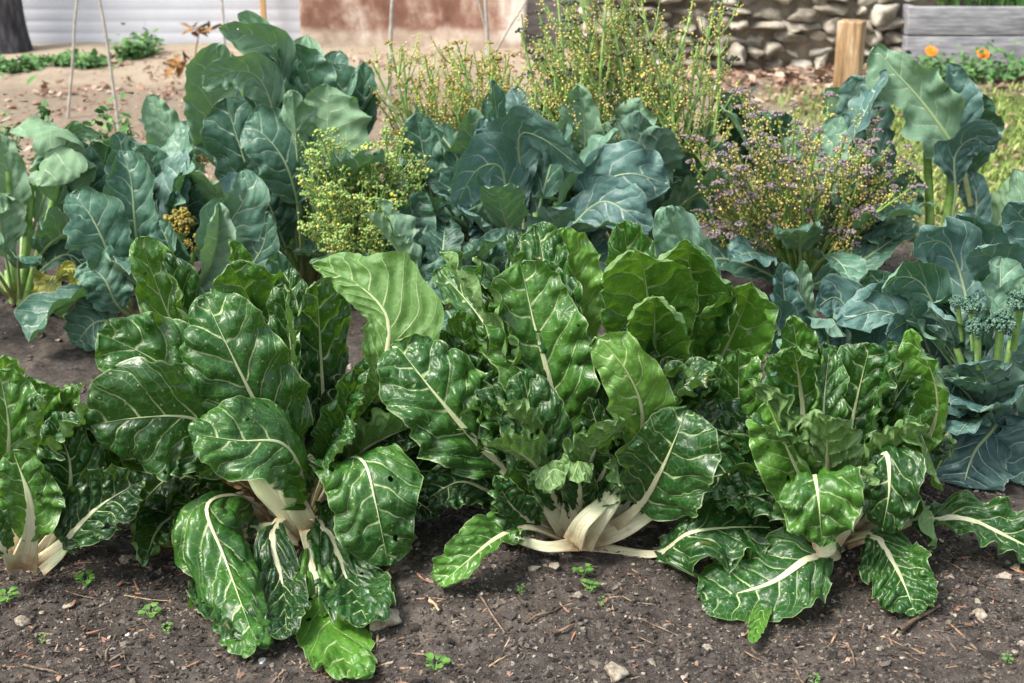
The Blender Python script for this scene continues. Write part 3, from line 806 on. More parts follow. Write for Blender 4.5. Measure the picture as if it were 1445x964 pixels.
P(cp, [(1168, 768, -.08), (1175, 785, -.14), (1140, 790, -.19), (1090, 822, 10.05), (1040, 838, 10.03), (990, 850, 10.02)], 70, tint=.45, sb=.26, hb=.6, st=(.034, .006), bub=.008, curl=(-.1, -.1))
P(cp, [(1190, 765, -.08), (1235, 758, -.14), (1258, 790, -.18), (1278, 830, 10.05), (1292, 872, 10.02)], 48, tint=.5, sb=.25, hb=.6, curl=(.1, -.2))
P(cp, [(1195, 765, 0), (1240, 742, -.02), (1300, 735, -.03), (1360, 732, -.05), (1430, 762, -.08), (1500, 800, -.08)], 48, tint=.35, sb=.36, hb=.6, st=(.03, .006), bub=.007)
P(cp, [(1195, 765, -.03), (1280, 740, -.06), (1312, 722, -.08), (1318, 745, -.12), (1322, 770, -.12)], 28, tint=.35, sb=.5, hb=.2)
P(cp, [(1150, 760, -.03), (1090, 700, -.07), (1030, 670, -.09), (960, 690, -.11)], 50, tint=.35, sb=.35, hb=.5)
P(cp, [(1145, 758, .0), (1070, 680, .0), (1040, 630, -.02), (1010, 590, .0)], 42, tint=.2, sb=.3, hb=.3, m='chard')
P(cp, [(1150, 765, -.05), (1110, 730, -.10), (1060, 700, -.13), (1010, 705, -.14)], 46, tint=.25, sb=.3, hb=.5)
P(cp, [(1165, 770, -.08), (1130, 795, -.16), (1085, 850, 10.02), (1062, 912, 10.012)], 14, tint=.8, sb=.5, hb=.7)
for x, y, d, x2, y2, hw, t in [(1160, 690, -.06, 1165, 640, 26, .2), (1210, 700, -.02, 1235, 640, 34, .2), (1100, 720, -.05, 1085, 670, 32, .15), (1245, 690, .02, 1260, 600, 36, .15)]:
    P(cp, [(1168, 760, d * .3), ((1168 + x) / 2, (760 + y) / 2 + 6, d * .7), (x, y, d), (x2, y2, d)], hw, tint=t, sb=.25, ruf=.2, bub=.009)
for (x0, y0, xm, ym, x1, y1, d, wd) in [(1160, 775, 1165, 730, 1152, 692, -.05, .045), (1170, 772, 1205, 720, 1238, 662, -.09, .04), (1150, 776, 1172, 770, 1180, 765, -.16, .04)]:
    Yb = cp.location.y + d
    leaf(cp, [at(x0, y0, Yb), at(xm, ym, Yb - .01), at(x1, y1, Yb)], .02, tint=.4, sb=.8, st=(wd, wd * .8), ns=20, nt=8, hb=.2)

# the plant cut by the left edge
cp = chard_plant('half-visible chard plant at the left picture edge with a broad white stalk', 30, 808)
fill(cp, 8, (.26, .36), (.05, .075), 'chard', 14, az=(-15, 195), lean=(25, 70), tint=(.1, .4))
fill(cp, 6, (.24, .33), (.04, .055), 'chard', 114, az=(10, 170), lean=(8, 40), tint=(.2, .7))
P(cp, [(30, 800, -.06), (42, 750, -.07), (40, 700, -.07), (18, 636, -.06)], 44, tint=.75, sb=.25, st=(.055, .006), fold=(.2, .3), curl=(.1, .2), bub=.003)
P(cp, [(45, 798, -.02), (92, 720, -.02), (98, 650, -.02), (72, 588, -.02)], 46, tint=.4, sb=.25, fold=(.3, .3), curl=(.2, -.4))
P(cp, [(45, 802, -.04), (92, 762, -.05), (140, 715, -.06), (200, 678, -.05)], 46, tint=.12, sb=.3, hb=.3, fold=(.2, .1))
P(cp, [(30, 795, .03), (50, 700, .06), (60, 610, .08), (48, 535, .08)], 40, tint=.8, sb=.3, hb=.4)
P(cp, [(25, 795, .0), (10, 690, .02), (12, 600, .02), (-2, 520, .04)], 42, tint=.75, sb=.3, roll=15, bub=.01)
P(cp, [(40, 795, .06), (80, 680, .10), (95, 600, .12), (88, 550, .08)], 40, tint=.7, sb=.3, hb=.5, curl=(-.3, -.3))
P(cp, [(20, 795, .08), (10, 660, .14), (5, 560, .16), (8, 500, .14)], 40, m='chard_light', tint=.3, sb=.35)
P(cp, [(40, 800, .0), (100, 730, .06), (125, 660, .08), (130, 600, .08)], 40, tint=.2, sb=.3, roll=20)
P(cp, [(20, 802, -.08), (0, 770, -.12), (-20, 740, -.12), (-10, 720, -.14)], 30, tint=.4, sb=.3)
Yb = cp.location.y
leaf(cp, [at(60, 806, Yb - .06), at(82, 786, Yb - .06), at(102, 766, Yb - .06)], .02, tint=.4, sb=.8, st=(.022, .018), ns=20, nt=8)


# ------------------------------------------------------------------ second row: brassicas
def brassica(name, label, cat, px, py, group=None):
    g = on_ground(px, py); g[2] = float(gh(g[0], g[1]))
    return thing(name, label, cat, g, group)


def stem_part(root, pts, r0, r1, m='stem', name='stem'):
    mb = MB(); tube(mb, pxpts(root.location.y, pts), r0, r1, 14, 8)
    return mb.build(name, M[m], root)


def BL(root, items, **com):
    for it in items:
        kw = dict(com); kw.update(it[2] if len(it) > 2 else {})
        P(root, it[0], it[1], kind='bras', **kw)


# leftmost cauliflower-like plant, drooping pale leaves
bp = brassica('cabbage_plant', 'pale drooping brassica at the far left with bare light green stems', 'cabbage', 30, 435)
stem_part(bp, [(40, 440, 0), (20, 410, 0), (18, 380, 0)], .03, .022, 'stem')
fill(bp, 9, (.3, .5), (.06, .09), 'bras', 21, lean=(30, 85), tint=(.0, .4), m='bras')
BL(bp, [([(35, 430, 0), (45, 330, -.02), (88, 215, -.05), (95, 185, -.08), (60, 180, -.12), (15, 185, -.14)], 40, dict(tint=.6, fold=(-.1, -.1), hb=.5)),
        ([(40, 430, 0), (70, 330, -.05), (92, 215, -.10), (88, 205, -.14), (70, 225, -.18), (55, 262, -.2)], 48, dict(tint=.5, hb=.3, sb=.5)),
        ([(40, 430, 0), (70, 330, 0), (95, 200, .0), (118, 183, -.02), (142, 190, -.04)], 22, dict(tint=.4, hb=.4)),
        ([(25, 430, -.02), (18, 330, -.04), (12, 250, -.06), (-2, 190, -.08)], 30, dict(tint=.6)),
        ([(20, 430, -.03), (5, 340, -.08), (-5, 270, -.12), (5, 300, -.15)], 30, dict(tint=.8)),
        ([(45, 432, -.02), (80, 400, -.08), (98, 385, -.12), (95, 430, -.14)], 22, dict(tint=.5, m='weed', kind='bras')) if False else ([(45, 432, -.02), (75, 390, -.08), (70, 400, -.12), (60, 425, -.14)], 24, dict(tint=.6, m='yellow'))],
   m='bras_pale')
for pts in ([(20, 428, -.02), (15, 340, -.03), (12, 240, -.06)], [(28, 430, -.02), (38, 340, -.03), (44, 260, -.03)], [(35, 430, -.02), (60, 340, -.04), (84, 255, -.08)], [(45, 445, -.04), (75, 435, -.1), (100, 450, 10.01)]):
    stem_part(bp, pts, .013, .010, 'stem')
BL(bp, [([(30, 435, 0), (60, 380, -.05), (100, 360, -.08), (135, 400, -.10)], 20, dict(tint=.1, m='bras')),
        ([(60, 425, -.1), (90, 385, -.14), (105, 380, -.16), (108, 425, -.17)], 14, dict(tint=.7, m='yellow', fold=(.8, .8), label='wilted shrivelled leaf'))])

# blue-green plant with a gone-over head
bp = brassica('broccoli_plant', 'spreading blue green broccoli with a small gone-over golden head in its heart', 'broccoli', 215, 465)
fill(bp, 9, (.25, .4), (.055, .085), 'bras', 22, lean=(25, 80), tint=(.05, .4))
fill(bp, 7, (.4, .55), (.055, .075), 'bras', 122, az=(10, 170), lean=(8, 45), tint=(.2, .7), m=('bras', 'bras_blue', 'bras_blue', 'bras_pale', 'bras'))
BL(bp, [([(195, 455, -.02), (165, 395, -.06), (148, 345, -.08), (125, 300, -.08), (100, 272, -.06)], 46, dict(tint=.5)),
        ([(205, 450, 0), (196, 380, 0), (190, 310, 0), (184, 250, .02), (172, 212, .05)], 36, dict(tint=.4, hb=.2)),
        ([(215, 450, .08), (226, 360, .12), (224, 300, .13), (216, 240, .13), (200, 205, .12)], 40, dict(tint=.55, fold=(.05, .3))),
        ([(225, 450, .06), (252, 360, .08), (262, 305, .09), (258, 240, .08)], 34, dict(tint=.2, fold=(.3, .3))),
        ([(230, 450, .1), (290, 370, .12), (308, 300, .12), (300, 262, .06), (275, 242, .0)], 34, dict(tint=.5, m='bras_pale', hb=.5)),
        ([(235, 455, .0), (300, 390, -.02), (322, 320, -.04), (350, 270, -.04), (343, 240, -.02)], 38, dict(tint=.6, hb=.2, curl=(.0, -.2))),
        ([(230, 455, -.02), (290, 390, -.06), (306, 340, -.08), (310, 285, -.08)], 34, dict(tint=.6, fold=(.9, .8), roll=30, m='bras_pale')),
        ([(225, 455, -.03), (250, 400, -.09), (240, 350, -.10), (222, 312, -.08)], 30, dict(tint=.35, fold=(.5, .6))),
        ([(200, 458, -.05), (165, 430, -.12), (148, 395, -.13), (120, 370, -.10)], 40, dict(tint=.5, hb=.3)),
        ([(200, 462, -.06), (165, 455, -.13), (135, 455, -.17), (104, 490, -.18)], 34, dict(tint=.3, hb=.4)),
        ([(240, 455, .02), (330, 400, .04), (370, 350, .06), (380, 300, .08)], 30, dict(tint=.2)),
        ([(190, 455, .1), (140, 360, .14), (120, 260, .15), (115, 200, .15)], 36, dict(tint=.3)),
        ([(190, 455, .14), (170, 330, .2), (150, 240, .22), (130, 200, .2)], 34, dict(tint=.35))], m='bras')


def floret_head(root, px, py, d, rpx, m, seed, name='flower_head', n=26, pitch=1.0):
    c = at(px, py, root.location.y + d); rad = rpx * np.linalg.norm(c - CAM) / F_PX
    r = np.random.default_rng(seed); mb = MB()
    for i in range(n):
        v = r.normal(size=3); v[2] = abs(v[2]) * 1.0 - .2; v /= np.linalg.norm(v)
        cc = c + v * rad * r.uniform(.55, .9)
        k = 16
        q = r.normal(size=(k, 3)); q[:, 2] = q[:, 2] + .5; q /= np.linalg.norm(q, axis=1, keepdims=True)
        balls(mb, cc + q * rad * .24, rad * r.uniform(.07, .12, k), np.clip(r.uniform(.1, .9) + r.normal(0, .2, k), 0, 1))
    ob = mb.build(name, M[m], root)
    sb = MB(); b = np.array(root.location)
    tube(sb, [c - WUP * rad * .3, c - WUP * rad * 1.6 + (b - c) * .15], rad * .3, rad * .25)
    sb.build('stem', M['stem'], root)
    return ob


floret_head(bp, 255, 322, -.02, 25, 'goldbud', 5)
floret_head(bp, 275, 345, -.05, 14, 'goldbud', 6, n=14)
floret_head(bp, 287, 228, .2, 11, 'goldbud', 7, n=10)

# the tall plant behind
bp = brassica('cabbage_plant', 'tall dense dark green brassica rising in front of the white fence', 'cabbage', 432, 402)
for pts in ([(432, 405, 0), (410, 330, .0), (385, 250, .02)], [(440, 405, 0), (425, 330, 0), (415, 250, 0)], [(446, 405, .02), (440, 320, 0), (450, 240, 0)], [(425, 402, .02), (395, 320, .05), (365, 230, .05)], [(436, 402, .03), (432, 300, .05), (430, 180, .06)], [(424, 405, -.03), (405, 350, -.05), (388, 290, -.03)]):
    stem_part(bp, pts, .017, .011, 'stem')
fill(bp, 8, (.45, .7), (.06, .09), 'bras', 23, lean=(15, 55), tint=(.0, .3))
fill(bp, 7, (.6, .76), (.055, .08), 'bras', 123, az=(0, 360), lean=(8, 35), tint=(.1, .6), m=('bras', 'bras_blue', 'bras_blue', 'bras_pale', 'bras'))
BL(bp, [([(430, 395, .02), (405, 200, .04), (390, 75, .03), (355, 50, .0), (308, 40, -.03)], 26, dict(tint=.35, m='bras_pale', sb=.6, hb=.5)),
        ([(430, 395, .02), (408, 200, .05), (385, 90, .06), (350, 30, .06), (335, 22, .05)], 22, dict(tint=.3, m='bras_pale', sb=.6)),
        ([(425, 395, .06), (330, 250, .12), (300, 160, .13), (300, 105, .12), (312, 62, .10)], 44, dict(tint=.4, m='bras_pale', sb=.5, lr=(1.1, .8))),
        ([(425, 395, .0), (395, 200, -.02), (365, 110, -.05), (330, 100, -.09), (285, 122, -.11)], 26, dict(tint=.15, m='bras_pale', sb=.58, hb=.5)),
        ([(420, 395, -.02), (370, 290, -.05), (338, 205, -.06), (318, 138, -.03)], 46, dict(tint=.15, sb=.4)),
        ([(428, 395, -.05), (418, 280, -.10), (400, 225, -.12), (372, 190, -.12), (345, 175, -.10)], 48, dict(tint=.35, sb=.46, hb=.3)),
        ([(430, 395, 0), (405, 230, .0), (385, 150, .0), (365, 70, .02)], 42, dict(tint=.05, sb=.4, m='bras', fold=(.4, .3), ruf=.2)),
        ([(435, 395, .03), (415, 200, .04), (405, 130, .05), (400, 60, .05)], 36, dict(tint=.15, sb=.4, fold=(.5, .5), ruf=.2)),
        ([(440, 395, .04), (440, 220, .08), (440, 130, .09), (418, 62, .06)], 40, dict(tint=.55, sb=.42, curl=(-.2, .3))),
        ([(440, 395, -.02), (460, 280, -.05), (462, 200, -.05), (462, 118, -.02)], 50, dict(tint=.2, m='bras_pale', sb=.42, under=True, fold=(-.1, -.15))),
        ([(445, 395, .05), (490, 220, .10), (512, 150, .12), (514, 88, .12)], 24, dict(tint=.3, sb=.45)),
        ([(445, 395, .08), (480, 220, .14), (485, 140, .15), (470, 90, .15)], 40, dict(tint=.35, sb=.42)),
        ([(425, 398, -.03), (395, 330, -.08), (380, 290, -.10), (360, 262, -.10)], 34, dict(tint=.1, sb=.35)),
        ([(425, 395, -.03), (410, 300, -.05), (370, 260, -.08), (330, 270, -.09)], 34, dict(tint=.15, sb=.45)),
        ([(420, 400, -.1), (285, 310, -.12), (258, 230, -.14), (235, 180, -.14), (211, 134, -.12)], 34, dict(tint=.35, m='bras_pale', sb=.55, fold=(.2, -.3), lr=(1.0, .7))),
        ([(445, 398, .0), (480, 330, .0), (500, 260, .0), (520, 220, .02)], 36, dict(tint=.1, sb=.4))], m='bras')
floret_head(bp, 330, 85, .14, 9, 'goldbud', 9, n=8)

# ---- flowering stems
def spray(root, stems, top, low, r0=.006, n_top=3, n_side=9, seed=1, cl=.012, m='stem', side_from=.45, plen=.05, base=None, ncl=14, nlow=26):
    r = np.random.default_rng(seed); b = np.array(root.location) if base is None else base
    for pts in stems:
        p = pts if isinstance(pts, np.ndarray) else pxpts(root.location.y, pts)
        sm = hd = lw = MB()
        pc = tube(sm, p, r0, r0 * .42, 16, 6, r.uniform(.2, .8))
        tops = [(pc[-1], pc[-1] - pc[-3])]
        for i in range(n_side):
            u = r.uniform(side_from, .97); q = pc[int(u * 15)]; T = pc[min(15, int(u * 15) + 1)] - pc[max(0, int(u * 15) - 1)]
            T = T / np.linalg.norm(T)
            d = r.normal(size=3); d -= T * np.dot(d, T); d /= np.linalg.norm(d)
            L = plen * r.uniform(.5, 1.3) * (1.4 - u * .7)
            e = q + (T * .75 + d * .55 + WUP * .25) * L
            tube(sm, [q, q + (T * .4 + d * .45) * L * .5, e], r0 * .35, r0 * .22, 5, 4, r.uniform(.3, .9))
            tops.append((e, T + d * .4 + WUP * .4))
        for i, (c, dr) in enumerate(tops):
            dr = dr / np.linalg.norm(dr)
            is_top = i == 0 or r.uniform() < n_top / n_side
            if is_top:
                k = ncl + int(r.integers(0, 8)); q = r.normal(size=(k, 3)); q[:, 2] = np.abs(q[:, 2]) * .8
                q /= np.linalg.norm(q, axis=1, keepdims=True)
                s = cl * r.uniform(.65, 1.25)
                hd.mi = 1; balls(hd, c + q * s * np.array([1, 1, .6]), s * r.uniform(.18, .34, k), np.clip(r.normal(.5, .28, k), 0, 1))
            # drooping faded flowers / buds below each tip
            k = int(r.integers(nlow // 3, nlow)) if nlow else 0
            if k:
                u = r.uniform(0, 1, k) ** .8
                pp = c - dr * (u * cl * 4.2)[:, None] + r.normal(size=(k, 3)) * cl * .55
                lw.mi = 2; balls(lw, pp, cl * r.uniform(.12, .24, k), np.clip(r.normal(.5, .3, k), 0, 1), sq=(1, 1, 1.35))
        sm.build('flower_stalk', [M[m], M[top], M[low]], root)


def fan(root, base, tips, seed, bow=.25, jit=6):
    r = np.random.default_rng(seed); out = []
    for x, y, d in tips:
        bx, by = base[0] + r.uniform(-8, 8), base[1]
        bend = r.normal() * .06 * abs(y - by)
        mx = bend + bx + (x - bx) * (.42 + bow * .2); my = by + (y - by) * (.5 + .0)
        out.append([(bx, by, 0), (mx + r.uniform(-jit, jit) + (x - bx) * .08, my, d * .55), (x, y, d)])
    return out


# yellow flowering plant
fp = brassica('flowering_kale', 'bushy yellow green kale in flower standing before the tall dark brassica', 'kale', 510, 422)
r = np.random.default_rng(31)
tips = [(440, 205, 0), (465, 200, -.03), (545, 185, .02), (570, 200, .03), (425, 250, -.03), (500, 215, .06), (482, 235, -.05), (525, 235, -.04), (560, 235, -.02), (585, 235, .04), (445, 285, -.08), (470, 270, -.1), (500, 280, -.12), (530, 285, -.1), (560, 275, -.06), (455, 310, -.12), (490, 320, -.15), (520, 325, -.14), (545, 345, -.14), (480, 350, -.16), (455, 235, .05), (540, 215, .08), (585, 265, .02), (440, 320, -.08), (505, 255, .0), (470, 345, -.1)]
r = np.random.default_rng(34)
tips += [(x + r.normal() * 12, y + r.normal() * 14, d + r.normal() * .04) for x, y, d in tips[:18]]
spray(fp, fan(fp, (508, 418), [(x, y, d - .06) for x, y, d in tips], 32), 'yellowflower', 'yellowflower', r0=.005, n_top=5, n_side=13, seed=33, cl=.0145, plen=.08, side_from=.3, ncl=9, nlow=19)
fill(fp, 6, (.2, .34), (.04, .06), 'bras', 24, lean=(30, 80), tint=(.1, .5))

# mid plant
bp = brassica('broccoli_plant', 'broad blue green broccoli in the middle with large leaves drooping both ways', 'broccoli', 730, 425)
fill(bp, 10, (.28, .45), (.06, .085), 'bras', 25, lean=(25, 85), tint=(.0, .35))
fill(bp, 12, (.45, .66), (.06, .085), 'bras', 125, az=(-10, 190), lean=(8, 55), tint=(.2, .7), m=('bras', 'bras_blue', 'bras_blue', 'bras_pale', 'bras'))
fill(bp, 7, (.35, .5), (.055, .075), 'bras', 225, az=(180, 360), lean=(25, 65), tint=(.2, .8), m=('bras', 'bras_blue', 'bras_blue', 'bras_pale', 'bras'))
BL(bp, [([(690, 415, .05), (620, 310, .10), (600, 230, .10), (588, 160, .10)], 30, dict(tint=.35, m='bras', sb=.5)),
        ([(700, 415, .1), (675, 280, .16), (668, 210, .16), (662, 154, .14)], 36, dict(tint=.3, sb=.5, m='bras_pale')),
        ([(715, 415, .05), (705, 280, .08), (690, 215, .06), (672, 185, .02)], 30, dict(tint=.3, hb=.5)),
        ([(720, 415, -.02), (715, 290, -.03), (705, 235, -.05), (675, 238, -.10), (642, 290, -.14)], 42, dict(tint=.55, hb=.5, fold=(-.2, -.2))),
        ([(720, 415, 0), (700, 280, .02), (692, 200, .04), (690, 165, .05)], 32, dict(tint=.45)),
        ([(740, 415, .0), (738, 280, .02), (735, 190, -.02), (765, 195, -.08), (825, 240, -.14)], 52, dict(tint=.6, hb=.55, fold=(-.15, -.15), sb=.5)),
        ([(735, 415, .02), (725, 260, .05), (740, 190, .05), (755, 158, .05)], 30, dict(tint=.5)),
        ([(770, 415, .06), (812, 280, .10), (826, 200, .10), (815, 118, .08)], 38, dict(tint=.45, sb=.48, m='bras_pale')),
        ([(780, 415, .1), (870, 280, .14), (892, 210, .14), (905, 142, .12)], 40, dict(tint=.35, sb=.5, m='bras_pale', fold=(.15, .3))),
        ([(770, 415, .0), (835, 320, -.04), (850, 260, -.08), (890, 245, -.11), (945, 262, -.12)], 46, dict(tint=.5, hb=.4)),
        ([(760, 415, -.02), (800, 330, -.06), (850, 285, -.10), (885, 300, -.14), (915, 330, -.15)], 36, dict(tint=.4, hb=.4)),
        ([(690, 415, -.05), (580, 370, -.08), (575, 320, -.09), (600, 270, -.08)], 34, dict(tint=.3, m='bras')),
        ([(690, 418, -.05), (620, 360, -.08), (610, 320, -.08), (632, 290, -.08)], 28, dict(tint=.25, m='bras')),
        ([(690, 425, -.08), (610, 390, -.13), (640, 405, -.15), (690, 425, -.16)], 36, dict(tint=.4, hb=.5, m='bras', sb=.3)),
        ([(710, 420, -.06), (640, 400, -.16), (600, 400, -.2), (580, 430, -.22)], 30, dict(tint=.3, hb=.5, m='bras')),
        ([(720, 415, -.03), (700, 360, -.07), (690, 330, -.08), (668, 302, -.07)], 32, dict(tint=.15)),
        ([(730, 418, -.04), (735, 370, -.08), (750, 350, -.10), (780, 390, -.12)], 26, dict(tint=.15)),
        ([(700, 420, .02), (640, 350, .02), (600, 330, .0), (560, 345, .0)], 30, dict(tint=.1)),
        ([(720, 415, .02), (690, 330, .02), (640, 270, .02), (605, 250, .03)], 30, dict(tint=.2, m='bras'))], m='bras_blue')
for pts in ([(745, 420, -.05), (728, 330, -.07), (716, 280, -.07)], [(755, 420, -.03), (757, 350, -.04), (756, 300, -.04)], [(762, 420, -.02), (775, 340, -.02), (785, 285, -.02)], [(770, 420, .0), (800, 350, .0), (830, 300, .02)], [(775, 425, .0), (830, 370, .0), (870, 335, .0)]):
    stem_part(bp, pts, .011, .009, 'stem')

# bolted stems behind the middle
fp = brassica('bolting_broccoli', 'bolted broccoli with thin upright green stems before the rusty sheet', 'broccoli', 690, 385)
tips = [(550, 62, 0), (568, 72, .05), (600, 80, .03), (632, 70, .06), (645, 62, -.02), (655, 85, .05), (690, 62, .05), (700, 75, .0), (720, 95, .08), (580, 110, -.03), (610, 125, -.05), (675, 90, .08), (735, 110, .03), (625, 95, .1), (710, 130, -.05), (590, 140, -.06), (660, 115, .1)]
r = np.random.default_rng(36)
tips += [(x + r.normal() * 22, y + 18 + abs(r.normal()) * 30, d + r.normal() * .06) for x, y, d in tips[:22]]
spray(fp, fan(fp, (690, 383), tips, 42, bow=.5), 'goldbud', 'yellowbud', r0=.0078, n_top=2, n_side=15, seed=43, cl=.013, plen=.11, side_from=.45, ncl=9, nlow=18)
fp = brassica('bolting_broccoli', 'bolted broccoli with tall leaning stems and dark bud tips before the stone wall', 'broccoli', 890, 398)
tips = [(760, 18, 0), (765, 35, -.05), (785, -20, .1), (800, 5, .0), (812, -30, .05), (830, -10, .08), (850, -40, .03), (868, 10, .1), (885, -15, .05), (905, 0, .0), (760, 55, -.05), (750, 75, .02), (745, 105, -.05), (770, 90, .05), (790, 70, .08), (925, 20, .05), (950, 45, .05), (975, 25, .0), (1010, 2, .03), (985, 60, .06), (940, 80, .1), (905, 60, .1), (870, 70, .05), (840, 60, .1), (815, 60, .02), (775, 120, -.08), (960, 110, .0), (1000, 100, .05), (1020, 90, .08)]
r = np.random.default_rng(36)
tips += [(x + r.normal() * 22, y + 18 + abs(r.normal()) * 30, d + r.normal() * .06) for x, y, d in tips[:22]]
spray(fp, fan(fp, (900, 396), tips, 44, bow=.2), 'darkbud', 'yellowbud', r0=.0078, n_top=3, n_side=15, seed=45, cl=.014, plen=.12, side_from=.4, ncl=10, nlow=17)
fill(fp, 6, (.3, .5), (.05, .07), 'bras', 46, lean=(15, 60), tint=(.1, .4), m='bras')
fill(fp, 8, (.5, .68), (.055, .08), 'bras', 146, az=(0, 360), lean=(10, 45), tint=(.2, .7), m=('bras', 'bras_blue', 'bras_blue', 'bras_pale', 'bras'))

# big purple flowering plant
fp = brassica('flowering_broccoli', 'wide purple sprouting broccoli in full flower with dusky purple and yellow buds', 'broccoli', 1130, 415)
tips = []
r = np.random.default_rng(51)
for i in range(58):
    u = (i + r.uniform(0, 1)) / 58
    ang = R(-66 + 132 * u)
    rr = r.uniform(.62, 1.0) if i % 3 else r.uniform(.9, 1.06)
    x = 1130 + math.sin(ang) * 175 * rr * (1 if ang > 0 else .95)
    y = 415 - math.cos(ang * .8) * 250 * rr
    tips.append((x, max(y, 130 + r.uniform(0, 40)), r.uniform(-.22, .16)))
tips += [(1040, 130, .1), (1060, 150, .1), (1120, 150, .15), (1170, 135, .15), (1220, 165, .08), (1240, 155, .05), (1290, 215, .0), (1295, 240, 0), (990, 200, .03), (975, 230, 0), (985, 300, -.1), (1010, 330, -.12), (1015, 290, -.1), (965, 195, .05), (1300, 265, -.03)]
spray(fp, fan(fp, (1130, 415), tips, 52, bow=.05), 'purple', 'yellowbud', r0=.0055, n_top=4, n_side=9, seed=53, cl=.0135, m='stem_dark', plen=.055, side_from=.42, ncl=16, nlow=17)
BL(fp, [([(1128, 410, -.05), (1165, 395, -.12), (1220, 365, -.14), (1265, 335, -.13), (1296, 318, -.12)], 30, dict(tint=.4, hb=.3, sb=.12, ruf=.16)),
        ([(1120, 410, -.05), (1070, 380, -.10), (1020, 365, -.10), (960, 375, -.08)], 30, dict(tint=.2, hb=.4, sb=.2)),
        ([(1125, 410, .1), (1090, 300, .16), (1060, 200, .2), (1010, 150, .2)], 36, dict(tint=.3, sb=.5)),
        ([(1125, 410, .1), (1100, 290, .2), (1090, 210, .22), (1110, 160, .2)], 40, dict(tint=.1, sb=.5)),
        ([(1130, 410, .1), (1190, 300, .2), (1200, 220, .22), (1195, 160, .2)], 40, dict(tint=.5, sb=.5, m='bras_blue')),
        ([(1125, 410, .1), (1010, 300, .12), (960, 250, .12), (940, 290, .05)], 36, dict(tint=.2, sb=.5)),
        ([(1140, 410, .1), (1240, 320, .14), (1280, 270, .15), (1290, 240, .14)], 36, dict(tint=.4, sb=.45))], m='bras')

fill(fp, 9, (.5, .68), (.06, .085), 'bras', 147, az=(10, 170), lean=(8, 45), tint=(.2, .8), m=('bras', 'bras_blue', 'bras_blue', 'bras_pale', 'bras'))
fill(fp, 6, (.3, .45), (.05, .07), 'bras', 148, az=(180, 360), lean=(35, 80), tint=(.2, .7), m=('bras', 'bras_blue', 'bras_blue', 'bras_pale', 'bras'))

fill(fp, 8, (.3, .46), (.05, .07), 'bras', 149, az=(-60, 60), lean=(10, 65), tint=(.2, .8), m=('bras', 'bras_blue'))
# tall plant at the right
bp = brassica('cabbage_plant', 'tall brassica at the upper right with one large pale veined leaf over the grass', 'cabbage', 1325, 395)
for pts in ([(1310, 400, .0), (1312, 300, 0), (1308, 215, 0)], [(1325, 400, -.02), (1338, 300, -.02), (1345, 225, -.02)]):
    stem_part(bp, pts, .016, .012, 'stem_dark')
BL(bp, [([(1370, 290, -.03), (1355, 225, -.04), (1335, 190, -.04), (1298, 140, -.03), (1262, 100, -.02), (1235, 66, .0)], 52, dict(tint=.45, sb=.25, hb=.1, m='bras_pale', st=(.016, .007), fold=(.05, .25), ruf=.24, wob=.2, lr=(1.05, .85))),
        ([(1330, 395, 0), (1345, 260, .02), (1350, 180, .04), (1338, 90, .04)], 32, dict(tint=.5, sb=.5, fold=(.5, .5), roll=25)),
        ([(1330, 395, .02), (1350, 260, .06), (1368, 180, .08), (1372, 118, .06)], 40, dict(tint=.05, sb=.48, m='weed_dark' if False else 'bras')),
        ([(1330, 395, -.02), (1348, 280, -.05), (1350, 215, -.08), (1375, 195, -.10), (1402, 215, -.10)], 28, dict(tint=.3, sb=.55, hb=.3)),
        ([(1320, 395, .0), (1250, 240, .05), (1225, 170, .07), (1200, 108, .06)], 38, dict(tint=.6, sb=.5, fold=(.2, .4))),
        ([(1320, 395, .04), (1240, 250, .10), (1190, 170, .12), (1165, 125, .12)], 36, dict(tint=.5, sb=.5, m='bras_pale')),
        ([(1330, 395, 0), (1370, 330, -.02), (1378, 280, -.02), (1365, 240, .0)], 20, dict(tint=.3)),
        ([(1330, 398, 0), (1400, 330, 0), (1425, 290, -.02), (1440, 250, -.03)], 30, dict(tint=.4, m='bras_pale', under=True))], m='bras_blue')

